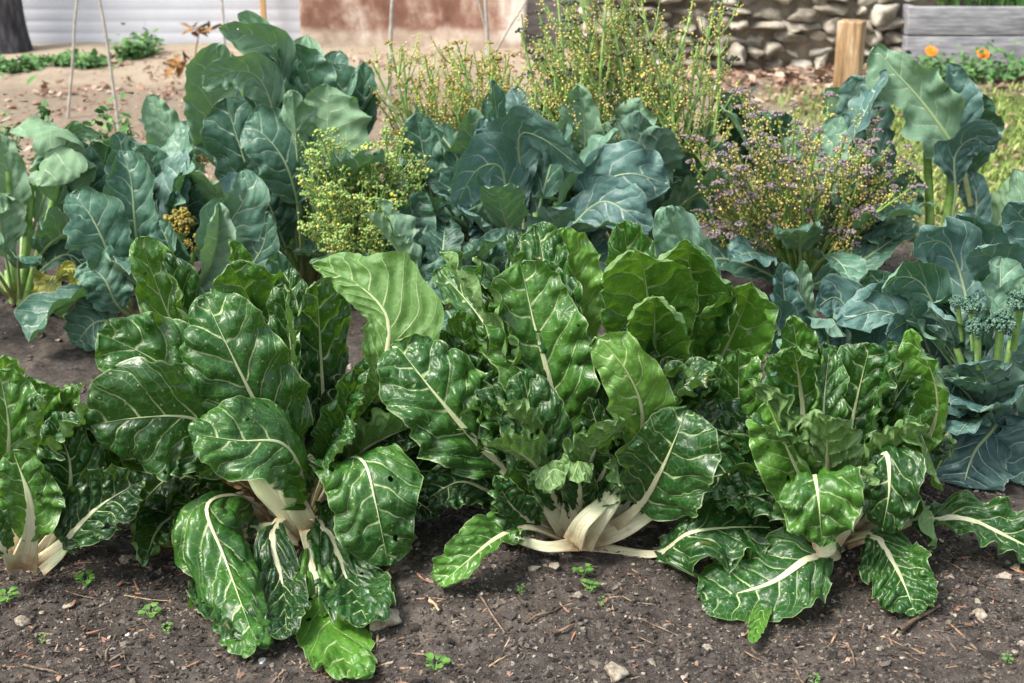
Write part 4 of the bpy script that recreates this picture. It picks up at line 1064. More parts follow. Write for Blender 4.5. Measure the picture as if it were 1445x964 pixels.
# low blue broccoli patch on the right
bp = brassica('broccoli_plant', 'low blue broccoli on the right with tight blue green heads and crowded leaves', 'broccoli', 1400, 650)
fill(bp, 14, (.2, .34), (.05, .07), 'bras', 61, lean=(15, 70), tint=(.1, .5), m='bras_blue')
fill(bp, 9, (.34, .46), (.055, .075), 'bras', 161, az=(0, 85), lean=(8, 50), tint=(.3, .8), m=('bras', 'bras_blue', 'bras_blue', 'bras_pale', 'bras'))
fill(bp, 5, (.2, .3), (.045, .065), 'bras', 261, az=(150, 300), lean=(20, 65), tint=(.3, .8), m=('bras', 'bras_blue', 'bras_blue', 'bras_pale', 'bras'))
BL(bp, [([(1380, 640, .05), (1340, 500, .12), (1300, 400, .14), (1262, 392, .10), (1245, 410, .06)], 34, dict(tint=.35, hb=.3, m='bras')),
        ([(1385, 640, .1), (1370, 450, .22), (1335, 345, .26), (1288, 345, .2)], 46, dict(tint=.55, hb=.5)),
        ([(1395, 640, .12), (1400, 450, .26), (1390, 345, .28), (1350, 300, .26)], 50, dict(tint=.5, hb=.5)),
        ([(1400, 640, .12), (1425, 460, .22), (1410, 375, .2), (1378, 350, .14)], 40, dict(tint=.6, hb=.4)),
        ([(1405, 640, .12), (1450, 450, .22), (1460, 340, .24), (1425, 285, .22)], 44, dict(tint=.5)),
        ([(1400, 640, .14), (1440, 450, .24), (1445, 300, .3), (1432, 238, .32)], 30, dict(tint=.5, m='bras_pale')),
        ([(1380, 640, .02), (1350, 520, .04), (1335, 430, .04), (1372, 425, -.02), (1362, 490, -.06)], 40, dict(tint=.5, hb=.5)),
        ([(1375, 640, .0), (1320, 520, .02), (1290, 455, .02), (1250, 470, -.03)], 40, dict(tint=.4, hb=.5)),
        ([(1375, 642, -.02), (1310, 570, -.02), (1260, 520, -.02), (1215, 545, -.05)], 40, dict(tint=.4, hb=.5)),
        ([(1400, 645, -.02), (1408, 600, -.07), (1396, 612, -.12), (1374, 640, -.16), (1352, 714, -.19)], 52, dict(tint=.12, hb=.15, sb=.36, ruf=.08, fold=(-.1, -.1), label='round dark slate blue leaf with a chewed edge')),
        ([(1410, 645, -.02), (1450, 590, -.07), (1462, 600, -.12), (1438, 690, -.15)], 46, dict(tint=.4, hb=.3)),
        ([(1405, 640, .05), (1430, 530, .0), (1455, 490, .0), (1430, 550, -.05)], 40, dict(tint=.4, hb=.4)),
        ([(1400, 640, .0), (1440, 570, -.04), (1430, 600, -.08), (1415, 660, -.1)], 40, dict(tint=.2, hb=.3)),
        ([(1375, 640, .08), (1310, 470, .18), (1270, 410, .18), (1215, 425, .14)], 32, dict(tint=.35)),
        ([(1410, 640, .08), (1430, 500, .1), (1455, 440, .1), (1475, 400, .1)], 40, dict(tint=.45)),
        ([(1380, 642, .0), (1330, 590, .0), (1300, 560, .0), (1270, 600, -.02)], 38, dict(tint=.3, hb=.4)),
        ([(1390, 642, -.03), (1360, 570, -.05), (1350, 540, -.06), (1330, 590, -.09)], 34, dict(tint=.45, hb=.5)),
        ([(1390, 642, .02), (1390, 560, .0), (1400, 520, .0), (1385, 560, -.05)], 36, dict(tint=.55, hb=.5)),
        ([(1380, 640, .1), (1300, 480, .14), (1250, 440, .14), (1180, 455, .1)], 34, dict(tint=.5, hb=.5))], m='bras_blue')
for (x, y, rp, d, sd) in [(1372, 436, 16, -.12, 1), (1380, 466, 17, -.14, 2), (1412, 458, 20, -.14, 3), (1440, 430, 19, -.12, 4), (1352, 428, 12, -.1, 5)]:
    floret_head(bp, x, y, d, rp, 'brocc', 70 + sd, n=36)
for pts in ([(1385, 650, -.02), (1372, 560, -.05), (1350, 490, -.05)], [(1400, 650, 0), (1415, 560, -.03), (1428, 480, -.04)]):
    stem_part(bp, pts, .010, .008, 'stem')

fill(bp, 8, (.28, .4), (.05, .07), 'bras', 361, az=(100, 200), lean=(15, 60), tint=(.3, .8), m=('bras', 'bras_blue'))
bp = brassica('broccoli_plant', 'low young broccoli of small crowded blue leaves behind the right chard', 'broccoli', 1200, 600)
fill(bp, 12, (.15, .25), (.04, .058), 'bras', 62, lean=(20, 75), tint=(.1, .5), m='bras_blue')
fill(bp, 8, (.16, .25), (.04, .055), 'bras', 162, az=(0, 360), lean=(10, 55), tint=(.3, .8), m=('bras', 'bras_blue', 'bras_blue', 'bras_pale', 'bras'))
BL(bp, [([(1170, 590, .1), (1125, 480, .16), (1108, 425, .16), (1104, 370, .16)], 30, dict(tint=.35, hb=.1)),
        ([(1175, 590, .1), (1138, 460, .18), (1130, 405, .18), (1133, 368, .18)], 18, dict(tint=.5, m='bras_pale')),
        ([(1195, 590, 0), (1200, 500, .0), (1205, 450, -.02), (1228, 465, -.08)], 34, dict(tint=.5, hb=.5)),
        ([(1190, 590, 0), (1170, 500, -.02), (1172, 450, -.03), (1192, 475, -.09)], 34, dict(tint=.4, hb=.4)),
        ([(1200, 590, -.03), (1240, 510, -.06), (1262, 490, -.10), (1275, 530, -.13)], 38, dict(tint=.4, hb=.5)),
        ([(1200, 590, .08), (1250, 460, .16), (1255, 420, .16), (1225, 382, .16)], 36, dict(tint=.15, m='bras')),
        ([(1205, 590, .05), (1280, 500, .08), (1305, 465, .06), (1325, 500, .02)], 38, dict(tint=.5, hb=.5)),
        ([(1185, 590, .06), (1120, 500, .1), (1085, 450, .1), (1070, 480, .06)], 32, dict(tint=.35, hb=.4)),
        ([(1200, 590, .1), (1210, 470, .18), (1180, 420, .2), (1150, 435, .16)], 32, dict(tint=.5, hb=.5))], m='bras_blue')

bp = brassica('cabbage_plant', 'low dark brassica tucked between the left chard and the flowering kale', 'cabbage', 620, 470)
fill(bp, 10, (.2, .32), (.045, .065), 'bras', 63, lean=(30, 85), tint=(.0, .4))
fill(bp, 8, (.28, .4), (.045, .065), 'bras', 163, az=(0, 360), lean=(15, 60), tint=(.2, .7), m=('bras', 'bras_blue', 'bras_blue', 'bras_pale', 'bras'))
BL(bp, [([(620, 465, -.02), (590, 410, -.05), (640, 390, -.08), (690, 405, -.12)], 34, dict(tint=.45, hb=.5)),
        ([(630, 465, -.05), (660, 420, -.12), (650, 395, -.15), (600, 385, -.18)], 28, dict(tint=.35, hb=.4))])


# ------------------------------------------------------------------ background
def box(mb, a, b_, a_=.5):
    x0, y0, z0 = a; x1, y1, z1 = b_
    v = [(x0, y0, z0), (x1, y0, z0), (x1, y1, z0), (x0, y1, z0), (x0, y0, z1), (x1, y0, z1), (x1, y1, z1), (x0, y1, z1)]
    f = [(0, 3, 2, 1), (4, 5, 6, 7), (0, 1, 5, 4), (1, 2, 6, 5), (2, 3, 7, 6), (3, 0, 4, 7)]
    mb.add(v, f, a_)


def bevel(o, wd=.01, seg=3):
    m = o.modifiers.new('bevel', 'BEVEL'); m.width = wd; m.segments = seg; m.limit_method = 'ANGLE'
    return o


def X(px, py, Y): return float(at(px, py, Y)[0])


m, nt_, pb, out = mat('white_sheet'); b = NB(nt_)
tc = b.n('ShaderNodeTexCoord').outputs['Object']
nz = b.noise(tc, 2.5, 4).outputs['Fac']
nt_.links.new(b.ramp(nz, [(.3, (.52, .54, .60)), (.7, (.64, .66, .72))]), pb.inputs['Base Color']); pb.inputs['Roughness'].default_value = .45
M['white_sheet'] = m
m, nt_, pb, out = mat('rusted_sheet'); b = NB(nt_)
tc = b.n('ShaderNodeTexCoord').outputs['Object']
sp = b.n('ShaderNodeSeparateXYZ'); nt_.links.new(tc, sp.inputs[0])
mp = b.n('ShaderNodeMapping'); nt_.links.new(tc, mp.inputs[0]); mp.inputs['Scale'].default_value = (1, 1, .45)
n1 = b.noise(mp.outputs[0], 2.6, 6, .6, .6).outputs['Fac']; n2 = b.noise(tc, 12, 5, .65).outputs['Fac']
rust = b.ramp(b.m('ADD', b.m('MULTIPLY', n1, .75), b.m('MULTIPLY', n2, .25)), [(.36, (.13, .06, .042)), (.47, (.225, .118, .085)), (.53, (.37, .25, .195)), (.61, (.66, .58, .52))])
low = b.mr(b.m('ADD', sp.outputs[2], b.m('ADD', b.m('MULTIPLY', b.m('SUBTRACT', n1, .5), .3), b.m('MULTIPLY', b.m('SUBTRACT', n2, .5), .06))), .09, .14, 1, 0)
rust = b.mix(low, rust, b.ramp(n2, [(.3, (.34, .25, .19)), (.7, (.56, .47, .39))]))
nt_.links.new(rust, pb.inputs['Base Color']); pb.inputs['Roughness'].default_value = .75; pb.inputs['Specular IOR Level'].default_value = .2
nt_.links.new(b.bump(n2, .3, .01), pb.inputs['Normal'])
M['rust'] = m
M['greyboard'] = simple('weathered_board', [(0, (.2, .18, .17)), (.5, (.36, .34, .33)), (1, (.5, .48, .46))], 7, .85, bump=.3, stretch=(1, 1, 6))
M['greyplank'] = simple('grey_plank', [(0, (.15, .15, .165)), (.5, (.245, .245, .265)), (1, (.37, .365, .37))], 6, .8, bump=.3, stretch=(1, 6, 9))
M['post'] = simple('pine_post', [(0, (.13, .075, .038)), (.4, (.27, .17, .085)), (.75, (.38, .26, .15)), (1, (.52, .45, .36))], 5, .65, bump=.3, stretch=(7, 7, .7))
M['orangepost'] = simple('orange_post', [(0, (.42, .24, .1)), (1, (.6, .38, .17))], 5, .7, stretch=(6, 6, .6))
M['trunk'] = simple('dark_bark', [(0, (.022, .022, .026)), (.5, (.045, .044, .05)), (1, (.11, .105, .11))], 7, .9, bump=.6, stretch=(4, 4, 1))
M['stone'] = simple('wall_stone', [(0, (.13, .115, .085)), (.35, (.26, .23, .185)), (.7, (.41, .375, .31)), (1, (.56, .52, .45))], 5, .9, bump=.5, det=6)
M['mortar'] = simple('earth_joint', [(0, (.12, .10, .075)), (1, (.28, .24, .19))], 12, .95)
M['cane'] = simple('cane', [(0, (.28, .26, .23)), (1, (.46, .43, .38))], 30, .8)
M['orange'] = simple('marigold_petal', [(0, (.75, .16, .01)), (1, (.9, .27, .015))], 30, .55)
M['marigold_leaf'] = simple('marigold_leaf', [(0, (.04, .11, .03)), (.5, (.075, .18, .05)), (1, (.15, .27, .08))], 9, .55, attr='rnd')
M['grassblade'] = simple('grass_blade', [(0, (.09, .16, .03)), (.5, (.2, .28, .06)), (1, (.38, .38, .15))], 9, .6, attr='rnd')
M['deadleaf'] = simple('dead_leaf', [(0, (.13, .07, .045)), (.5, (.26, .16, .11)), (1, (.45, .36, .28))], 9, .8, attr='rnd')
M['dryleaf'] = simple('dry_brown_leaf', [(0, (.14, .07, .02)), (1, (.3, .16, .05))], 30, .8)

YF = gY(64)
# white sheets of the fence
def corr(name, label, x0p, x1p, Y, z1, m, wave=.004, pitch=.075, lean=0.0, cat='fence', seam=True):
    x0, x1 = X(x0p, 60, Y), X(x1p, 60, Y)
    t = thing(name, label, cat, ((x0 + x1) / 2, Y, 0))
    xs = np.linspace(x0, x1, 40); zs = np.linspace(-.05, z1, 130)
    A, Bz = np.meshgrid(xs, zs, indexing='ij')
    y = Y + wave * (np.abs(((Bz / pitch) % 1) - .5) * 2) ** 3 + .02 * vn(A * 1.2, Bz * 1.2, 40) + lean * Bz
    if seam: y = y - .012 * (Bz > .335 + .01 * vn(A * 1.5, 0 * A, 41)) - .010 * (Bz > .75)
    mesh_obj('sheet', np.stack([A, y, Bz], -1).reshape(-1, 3), grid_faces(40, 130)[:, ::-1], m, t, base=t.location)
    return t


t = corr('fence', 'white ribbed sheet fence across the upper left', 28, 432, YF, 1.3, M['white_sheet'])
mb = MB(); box(mb, (X(370, 40, YF - .06), YF - .09, -.05), (X(377, 40, YF - .06), YF - .05, 1.4))
bevel(mb.build('post', M['orangepost'], t), .004)

# rusted sheet: a big flat panel leaning on the boundary, side edge tapering
Yr = gY(72)
xa, xb = X(430, 60, Yr), X(738, 60, Yr)
t = thing('metal_sheet', 'rust stained metal sheet standing on edge behind the bed', 'metal sheet', ((xa + xb) / 2, Yr, 0))
u = np.linspace(0, 1, 60); v = np.linspace(0, 1, 40)
U, V_ = np.meshgrid(u, v, indexing='ij')
zz = -.04 + V_ * 1.2
xx = xa + (xb - xa) * U + (zz * .09) * U - .02 * (1 - U)
yy = Yr + .06 * zz + .025 * vn(U * 4, V_ * 3, 50)
F1 = np.stack([xx, yy, zz], -1).reshape(-1, 3)
ob = mesh_obj('panel', F1, grid_faces(60, 40)[:, ::-1], M['rust'], t, base=t.location)
sm = ob.modifiers.new('thickness', 'SOLIDIFY'); sm.thickness = .02
Yg_ = gY(64)
xa, xb = X(728, 60, Yg_), X(850, 60, Yg_)
t = thing('board', 'weathered grey board behind the bolted stems', 'board', ((xa + xb) / 2, Yg_, 0))
mb = MB(); box(mb, (xa, Yg_, -.05), (xb, Yg_ + .04, .9))
bevel(mb.build('panel', M['greyboard'], t), .008)

# tree trunk at the left edge
Yt = gY(72)
c = at(6, 72, Yt)
t = thing('tree', 'dark tree trunk at the upper left edge', 'tree', (c[0], Yt, 0))
zs = np.linspace(-.1, 3.2, 60); an = np.linspace(0, 2 * np.pi, 40, endpoint=False)
Zt, At = np.meshgrid(zs, an, indexing='ij')
rr = .125 + .045 * np.exp(-np.maximum(Zt, 0) / .16) - .02 * Zt / 3 + .012 * vn(np.cos(At) * 3 + 5, Zt * 1.5 + np.sin(At) * 3, 60) + .006 * vn(At * 9 / 6.2832 * 2, Zt * 2, 61)
mesh_obj('trunk', np.stack([c[0] + rr * np.cos(At), Yt + rr * np.sin(At), Zt], -1).reshape(-1, 3), grid_faces(60, 40, True), M['trunk'], t, base=t.location)
mb = MB(); r = np.random.default_rng(64)
for i in range(900):
    a = r.uniform(0, 6.28); q = np.array([c[0], Yt, 3.4]) + r.normal(size=3) * np.array([.7, .7, .4])
    d1 = r.normal(size=3); d1 /= np.linalg.norm(d1); d2 = np.cross(d1, r.normal(size=3)); d2 /= np.linalg.norm(d2)
    mb.add([q, q + d1 * .05 + d2 * .03, q + d1 * .11, q + d1 * .05 - d2 * .03], [(0, 1, 2, 3)], r.uniform())
mb.build('crown', M['marigold_leaf'], t, smooth=False)

# dry stone wall
Yw = gY(98)
xa, xb = X(835, 90, Yw), X(1292, 90, Yw)
t = thing('stone_wall', 'rough dry stone wall of pale rounded rubble at the back', 'stone wall', ((xa + xb) / 2, Yw, 0))
mb = MB(); box(mb, (xa, Yw + .06, -.1), (xb + .3, Yw + .4, 1.0))
mb.build('core', M['mortar'], t)
r = np.random.default_rng(71); z = -.02; k = 0
for row in range(7):
    h = r.uniform(.065, .125); x = xa - r.uniform(0, .15)
    while x < xb + .1 and k < 98:
        wd = r.uniform(.07, .24)
        if x + wd > xb + .02: break
        hh = h * r.uniform(.6, 1.35)
        stone('stone', (x + wd / 2, Yw + .10 + r.uniform(-.03, .05), z + h / 2 + r.uniform(-.015, .015)), (wd * .66, .15, hh * .66), M['stone'], 700 + k, t, .3, hi=True, box=3.4)
        x += wd; k += 1
    z += h * .97

# pine stump post
Ys = Yw - .9
xa, xb = X(1182, 70, Ys), X(1217, 70, Ys)
zt = at(1199, 29, Ys)[2]
t = thing('wooden_post', 'short square pine post with split grain before the stone wall', 'post', ((xa + xb) / 2, Ys, 0))
mb = MB(); box(mb, (xa, Ys - (xb - xa) / 2, -.1), (xb, Ys + (xb - xa) / 2, zt))
bevel(mb.build('post', M['post'], t), .009, 3); t.rotation_euler.z = R(-24)

# raised bed
Yp = gY(102)
xa, xb = X(1280, 50, Yp), X(1560, 50, Yp)
z1 = at(1300, 10, Yp)[2]; zm = at(1300, 51, Yp)[2]
t = thing('planter', 'raised bed of weathered grey planks at the upper right', 'planter', ((xa + xb) / 2, Yp, 0))
for za, zb in ((-.06, zm - .003), (zm + .003, z1)):
    mb = MB(); box(mb, (xa, Yp, za), (xb, Yp + .045, zb)); bevel(mb.build('plank', M['greyplank'], t), .006)
    mb = MB(); box(mb, (xa, Yp + .048, za), (xa + .045, Yp + 1.2, zb)); bevel(mb.build('plank', M['greyplank'], t), .006)
mb = MB(); box(mb, (xa + .05, Yp + .05, 0), (xb, Yp + 1.2, z1 - .04)); mb.build('earth', M['mortar'], t)


def tuft(mb, c, n, h, spread, r, wd=.006, lean=.5):
    for i in range(n):
        a = r.uniform(0, 6.28); d = np.array([math.cos(a), math.sin(a), 0]); b0 = np.array(c) + d * spread * math.sqrt(r.uniform())
        d = np.array([math.cos(a + r.normal() * .8), math.sin(a + r.normal() * .8), 0]); L = h * r.uniform(.5, 1.2); ln = lean * r.uniform(.2, 1.4)
        s = np.array([-d[1], d[0], 0]) * wd * r.uniform(.6, 1.4)
        m1 = b0 + WUP * L * .6 + d * L * ln * .35; e = b0 + WUP * L * (1 - .25 * ln) + d * L * ln
        mb.add([b0 - s, b0 + s, m1 + s * .9, m1 - s * .9, e + s * .15, e - s * .15], [(0, 1, 2, 3), (3, 2, 4, 5)], np.clip(r.normal(.45, .25), 0, 1))


def leafy(mb, c, n, rad, h, lf, r):
    for i in range(n):
        q = np.array(c) + np.array([r.normal() * rad[0], r.normal() * rad[1], abs(r.normal()) * h * .6])
        d1 = r.normal(size=3); d1[2] *= .5; d1 /= np.linalg.norm(d1); nrm = np.array([r.normal() * .5, r.normal() * .5 - .3, 1]); d2 = np.cross(d1, nrm); d2 /= np.linalg.norm(d2)
        L = lf * r.uniform(.6, 1.4)
        mb.add([q, q + d1 * L * .35 + d2 * L * .25, q + d1 * L * .8 + d2 * L * .2, q + d1 * L - WUP * L * .15, q + d1 * L * .8 - d2 * L * .2, q + d1 * L * .35 - d2 * L * .25], [(0, 1, 2, 3), (0, 3, 4, 5)], np.clip(r.normal(.4, .28), 0, 1))


r = np.random.default_rng(81)
for x in (1340, 1375, 1410, 1440):
    c = at(x, 4, Yp + .22)
    t = thing('seedling_clump', {1340: 'green seedlings in the raised bed near its corner', 1375: 'green seedlings in the raised bed above the left marigold gap', 1410: 'green seedlings in the raised bed over the right marigold', 1440: 'green seedlings in the raised bed at the right edge'}[x], 'seedlings', (c[0], c[1], z1 - .04), 'seedlings in the raised bed')
    mb = MB(); tuft(mb, (c[0], c[1], z1 - .04), 60, .14, .09, r, .007); mb.build('foliage', M['marigold_leaf'], t, smooth=False)

# marigolds
Ym = Yp - .35
for (x, y, lab, sx) in ((1314, 73, 'orange marigold flower plant under the left of the grey planter', 70), (1387, 77, 'orange marigold flower plant under the right of the grey planter', 60)):
    c = at(x, y, Ym)
    t = thing('marigold', lab, 'marigold', (c[0], Ym, 0), 'marigolds by the planter')
    mb = MB(); leafy(mb, (c[0] + (.05 if x < 1350 else .1), Ym, .03), 420, (.13 if x < 1350 else .16, .12, 0), .11 if x > 1350 else .07, .045, r)
    mb.build('foliage', M['marigold_leaf'], t, smooth=False)
    mb = MB(); tube(mb, [(c[0] + .02, Ym, 0), (c[0] + .01, Ym, c[2] * .6), c - WUP * .008], .004, .003); mb.build('stem', M['stem'], t)
    mb = MB()
    for ring, (nn, L, up) in enumerate(((18, .034, .3), (15, .027, .6), (10, .018, 1.1))):
        for i in range(nn):
            a = 6.283 * (i + .5 * ring) / nn; d = np.array([math.cos(a), math.sin(a), 0]); s = np.array([-d[1], d[0], 0]) * L * .22
            b1 = c + d * .004; b2 = c + d * L * .6 + WUP * L * .6 * up * .8; e = c + d * L + WUP * L * up * .6
            pp = np.array([b1 - s * .5, b1 + s * .5, b2 + s, b2 - s, e + s * .6, e - s * .6]) - c
            ct, st_ = math.cos(.75), math.sin(.75)
            pp = np.stack([pp[:, 0], pp[:, 1] * ct - pp[:, 2] * st_, pp[:, 1] * st_ + pp[:, 2] * ct], 1) + c
            mb.add(pp, [(0, 1, 2, 3), (3, 2, 4, 5)])
    balls(mb, [c + WUP * .003], .008, .5, hi=True)
    mb.build('flower', M['orange'], t)

# grass on the right
mb = MB(); r = np.random.default_rng(91)
for i in range(9000):
    Y = r.uniform(4.3, 7.6); x = r.uniform(1.2, 3.4)
    if x < 1.25 + .3 * r.uniform() or (x / Y) > .44: continue
    if Y > 7.0 and r.uniform() < .6: continue
    tuft(mb, (x, Y, float(gh(x, Y)) - .005), 2, .05, .03, r, .0035, .8)
tag(mb.build('grass', M['grassblade'], None, smooth=False), 'patchy yellow green grass at the right', 'grass', kind='stuff')

# fallen leaves along the stone wall
mb = MB(); r = np.random.default_rng(92)
for i in range(1500):
    Y = Yw - abs(r.normal()) * .5 - .0; x = r.uniform(X(820, 90, Yw), X(1460, 90, Yw))
    q = np.array([x, Y, float(gh(x, Y)) + r.uniform(.003, .03)]); L = r.uniform(.02, .05)
    d1 = r.normal(size=3); d1[2] *= .3; d1 /= np.linalg.norm(d1); d2 = np.cross(d1, WUP + r.normal(size=3) * .3); d2 /= np.linalg.norm(d2)
    mb.add([q - d1 * L, q + d2 * L * .5 + WUP * .006, q + d1 * L, q - d2 * L * .5], [(0, 1, 2, 3)], r.uniform())
tag(mb.build('fallen_leaves', M['deadleaf'], None, smooth=False), 'brown fallen leaves along the foot of the stone wall', 'leaf litter', kind='stuff')

# weeds before the white fence
r = np.random.default_rng(93)
for (x, y, wp, n, lab) in ((15, 90, 26, 200, 'low green weed at the left by the dark trunk'), (45, 86, 18, 160, 'low green weed patch just right of the trunk'), (95, 82, 22, 260, 'wide low green weed between the two canes'), (128, 84, 20, 240, 'low green weed at the foot of the leaning cane'), (180, 74, 14, 200, 'tufted green weed against the white fence'), (207, 70, 14, 220, 'dark green bushy weed against the white fence'),
                           (150, 178, 22, 200, 'light green weed growing in the tan soil behind the left brassicas'), (185, 168, 14, 130, 'light green weed beside the pale folded leaf'), (68, 160, 10, 90, 'curly dark green weed tip above the far left brassica'), (15, 170, 16, 120, 'yellow green weed behind the far left brassica')):
    g = on_ground(x, y + 8); Y = g[1]; s = np.linalg.norm(g - CAM) / F_PX
    if y > 150: g = at(x, y + 60, 4.5) * 1.0; Y = 4.5; g[2] = 0; s = 4.6 / F_PX
    t = thing('weed', lab, 'weed', (g[0], Y, float(gh(g[0], Y))), 'weeds on the dry soil')
    mb = MB()
    if y > 150:
        zt = at(x, y, Y)[2]
        for q in range(11): tube(mb, [(g[0], Y, 0), (g[0] + r.normal() * .02, Y, zt * .5), (g[0] + r.normal() * wp * s * .6, Y, zt * r.uniform(.8, 1))], .003, .002, a=.6)
        leafy(mb, (g[0], Y, zt * .55), n, (wp * s * .35, .03, 0), zt * .42, .034, r)
    else:
        leafy(mb, (g[0], Y, .01), n, (wp * s * .5, .07, 0), .03 if y > 76 else .09, .045, r)
    mb.build('foliage', M['marigold_leaf'], t, smooth=False)

# canes and dry stalks
def cane(label, pts, Y, rad, name='garden_cane', branches=()):
    g = at(pts[0][0], pts[0][1], Y)
    t = thing(name, label, 'cane', (g[0], Y, 0), 'thin canes and saplings behind the bed')
    mb = MB(); tube(mb, [at(x, y, Y) for x, y in pts], rad, rad * .7, 14, 6)
    for br in branches: tube(mb, [at(x, y, Y) for x, y in br], rad * .6, rad * .4, 8, 5)
    mb.build('stick', M['cane'], t)
    return t


cane('thin upright cane standing near the dark trunk', [(96, 165), (103, 80), (106, 25), (111, -12)], gY(165), .009)
cane('thin cane leaning left in front of the white fence', [(168, 180), (155, 90), (148, 40), (138, -12)], gY(180), .009)
cane('short thin sapling against the white fence', [(318, 110), (316, 40), (312, -10)], gY(110), .009, branches=([(316, 40), (322, 28)],))
cane('straight grey sapling left of the rusty sheet middle', [(549, 160), (551, 60), (554, -12)], gY(160), .012)
cane('forked grey sapling in front of the rusty sheet', [(690, 150), (688, 60), (684, -12)], gY(150), .012, branches=([(690, 92), (715, 45), (742, 2)], [(689, 60), (680, 20), (672, -8)]))
# dry brown weed by the sapling
Y = gY(120); c = at(285, 100, Y)
t = thing('dry_weed', 'dry brown weed stalk with curled leaves beside the pale brassica', 'weed', (c[0], Y, 0))
mb = MB(); tube(mb, [on_ground(283, 122), at(275, 90, Y), at(282, 40, Y)], .005, .003, a=.3)
mb.build('stem', M['dryleaf'], t)
mb = MB()
leafy(mb, at(282, 44, Y), 14, (.03, .02, 0), .02, .07, r); leafy(mb, at(256, 90, Y), 14, (.03, .02, 0), .02, .07, r); tube(mb, [at(272, 100, Y), at(256, 90, Y)], .003, .002)
mb.build('foliage', M['dryleaf'], t, smooth=False)

# ------------------------------------------------------------------ soil details
def scatter_chunks(name, n, xr, yr, sz, m, label, seed, flat=.7, long=1.0, cull=None):
    r = np.random.default_rng(seed)
    x = r.uniform(*xr, n); y = yr[0] + (yr[1] - yr[0]) * r.uniform(0, 1, n)
    s = sz[0] * (sz[1] / sz[0]) ** (r.uniform(0, 1, n) ** 2.2)
    keep = vn(x * 4, y * 4, seed) + r.uniform(-1, 1, n) > -.7
    x, y, s = x[keep], y[keep], s[keep]; n = len(x)
    V = ICO_V[None] * (1 + .35 * r.normal(size=(n, 12, 1)))
    V = V * s[:, None, None] * np.stack([np.full(n, 1.0) * long * r.uniform(.6, 1.4, n), r.uniform(.5, 1.1, n) / long ** .3, r.uniform(.5, 1.1, n) * flat / long ** .3], -1)[:, None, :]
    a = r.uniform(0, 6.28, n); p = r.normal(0, .25, n)
    c, sn = np.cos(p)[:, None], np.sin(p)[:, None]
    V = np.stack([V[..., 0] * c - V[..., 2] * sn, V[..., 1], V[..., 0] * sn + V[..., 2] * c], -1)
    c, sn = np.cos(a)[:, None], np.sin(a)[:, None]
    V = np.stack([V[..., 0] * c - V[..., 1] * sn, V[..., 0] * sn + V[..., 1] * c, V[..., 2]], -1)
    z = gh(x, y) + (0.0045 * vn(x * 45, y * 45, 11) + 0.003 * np.abs(vn(x * 80, y * 80, 12))) + s * .18
    V = V + np.stack([x, y, z], -1)[:, None, :]
    f = ICO_F[None] + (np.arange(n) * 12)[:, None, None]
    o = mesh_obj(name, V.reshape(-1, 3), f.reshape(-1, 3), m, None, dict(rnd=np.repeat(r.uniform(0, 1, n), 12)), smooth=False)
    return tag(o, label, 'soil', kind='stuff')


scatter_chunks('soil_crumbs', 62000, (-1.0, 1.0), (1.85, 2.75), (.0008, .0055), M['clod'], 'crumbs and grit on the front soil', 5)
scatter_chunks('mulch', 17000, (-1.0, 1.0), (1.85, 2.75), (.0008, .0045), M['litter'], 'splinters and bark mulch on the front soil', 6, flat=.5, long=3.6)
scatter_chunks('soil_clods', 420, (-1.0, 1.0), (1.85, 2.7), (.004, .014), M['clod'], 'larger clods on the front soil', 15)
scatter_chunks('leaf_bits', 420, (-1.0, 1.0), (1.85, 2.7), (.003, .0085), M['deadleaf'], 'scraps of dead leaf on the front soil', 16, flat=.18, long=1.3)
scatter_chunks('back_crumbs', 7000, (-1.6, 1.7), (2.7, 4.8), (.003, .013), M['clod'], 'clods of soil between the rows', 8)
o = scatter_chunks('dry_clods', 6000, (-2.6, 2.4), (4.8, 9.0), (.006, .03), M['pebble'] if False else M['deadleaf'], 'dry clods on the tan soil', 9)

r = np.random.default_rng(99)
PEB = [(181, 790, 12, 'tan wedge shaped stone beside the left chard leaf', 'pebble', .8), (33, 887, 13, 'pale tan pebble near the left edge', 'pebble', .6), (96, 857, 9, 'flat beige pebble between the small weeds', 'pebble', .4), (370, 929, 9, 'small white stone in front of the left chard', 'pebble_white', .6),
       (180, 889, 4, 'tiny bluish white stone on bare soil', 'pebble_white', .8), (545, 880, 30, 'largest rough brown stone beside the torn leaf', 'pebble', .55), (868, 960, 24, 'pale stone cut by the bottom edge', 'pebble', .5), (1382, 874, 12, 'smooth cream pebble at the lower right', 'pebble', .6),
       (1378, 857, 7, 'small grey pebble above the cream pebble', 'pebble', .7), (1432, 810, 9, 'whitish pebble near the right edge', 'pebble', .7), (781, 810, 10, 'rough pale clod below the middle chard', 'pebble', .5), (679, 852, 5, 'small bluish white chip left of the twig', 'pebble_white', .7),
       (176, 468, 5, 'small pale stone on the dark soil behind the left chard', 'pebble', .8), (1000, 850, 5, 'tiny cream pebble left of the flat leaf', 'pebble', .7), (1310, 880, 6, 'small beige pebble right of the flat leaf', 'pebble', .6), (60, 871, 5, 'tiny beige pebble beside the pale tan one', 'pebble', .7), (612, 870, 5, 'small beige pebble right of the torn leaf', 'pebble', .7)]
for i, (x, y, rp, lab, mm, fl) in enumerate(PEB):
    c = on_ground(x, y); s = rp * np.linalg.norm(c - CAM) / F_PX
    o = stone('stone', (c[0], c[1], float(gh(c[0], c[1])) + s * fl * .35), (s, s * r.uniform(.7, .95), s * fl), M[mm], 300 + i, rough=.3)
    tag(o, lab, 'stone', 'loose stones on the soil')
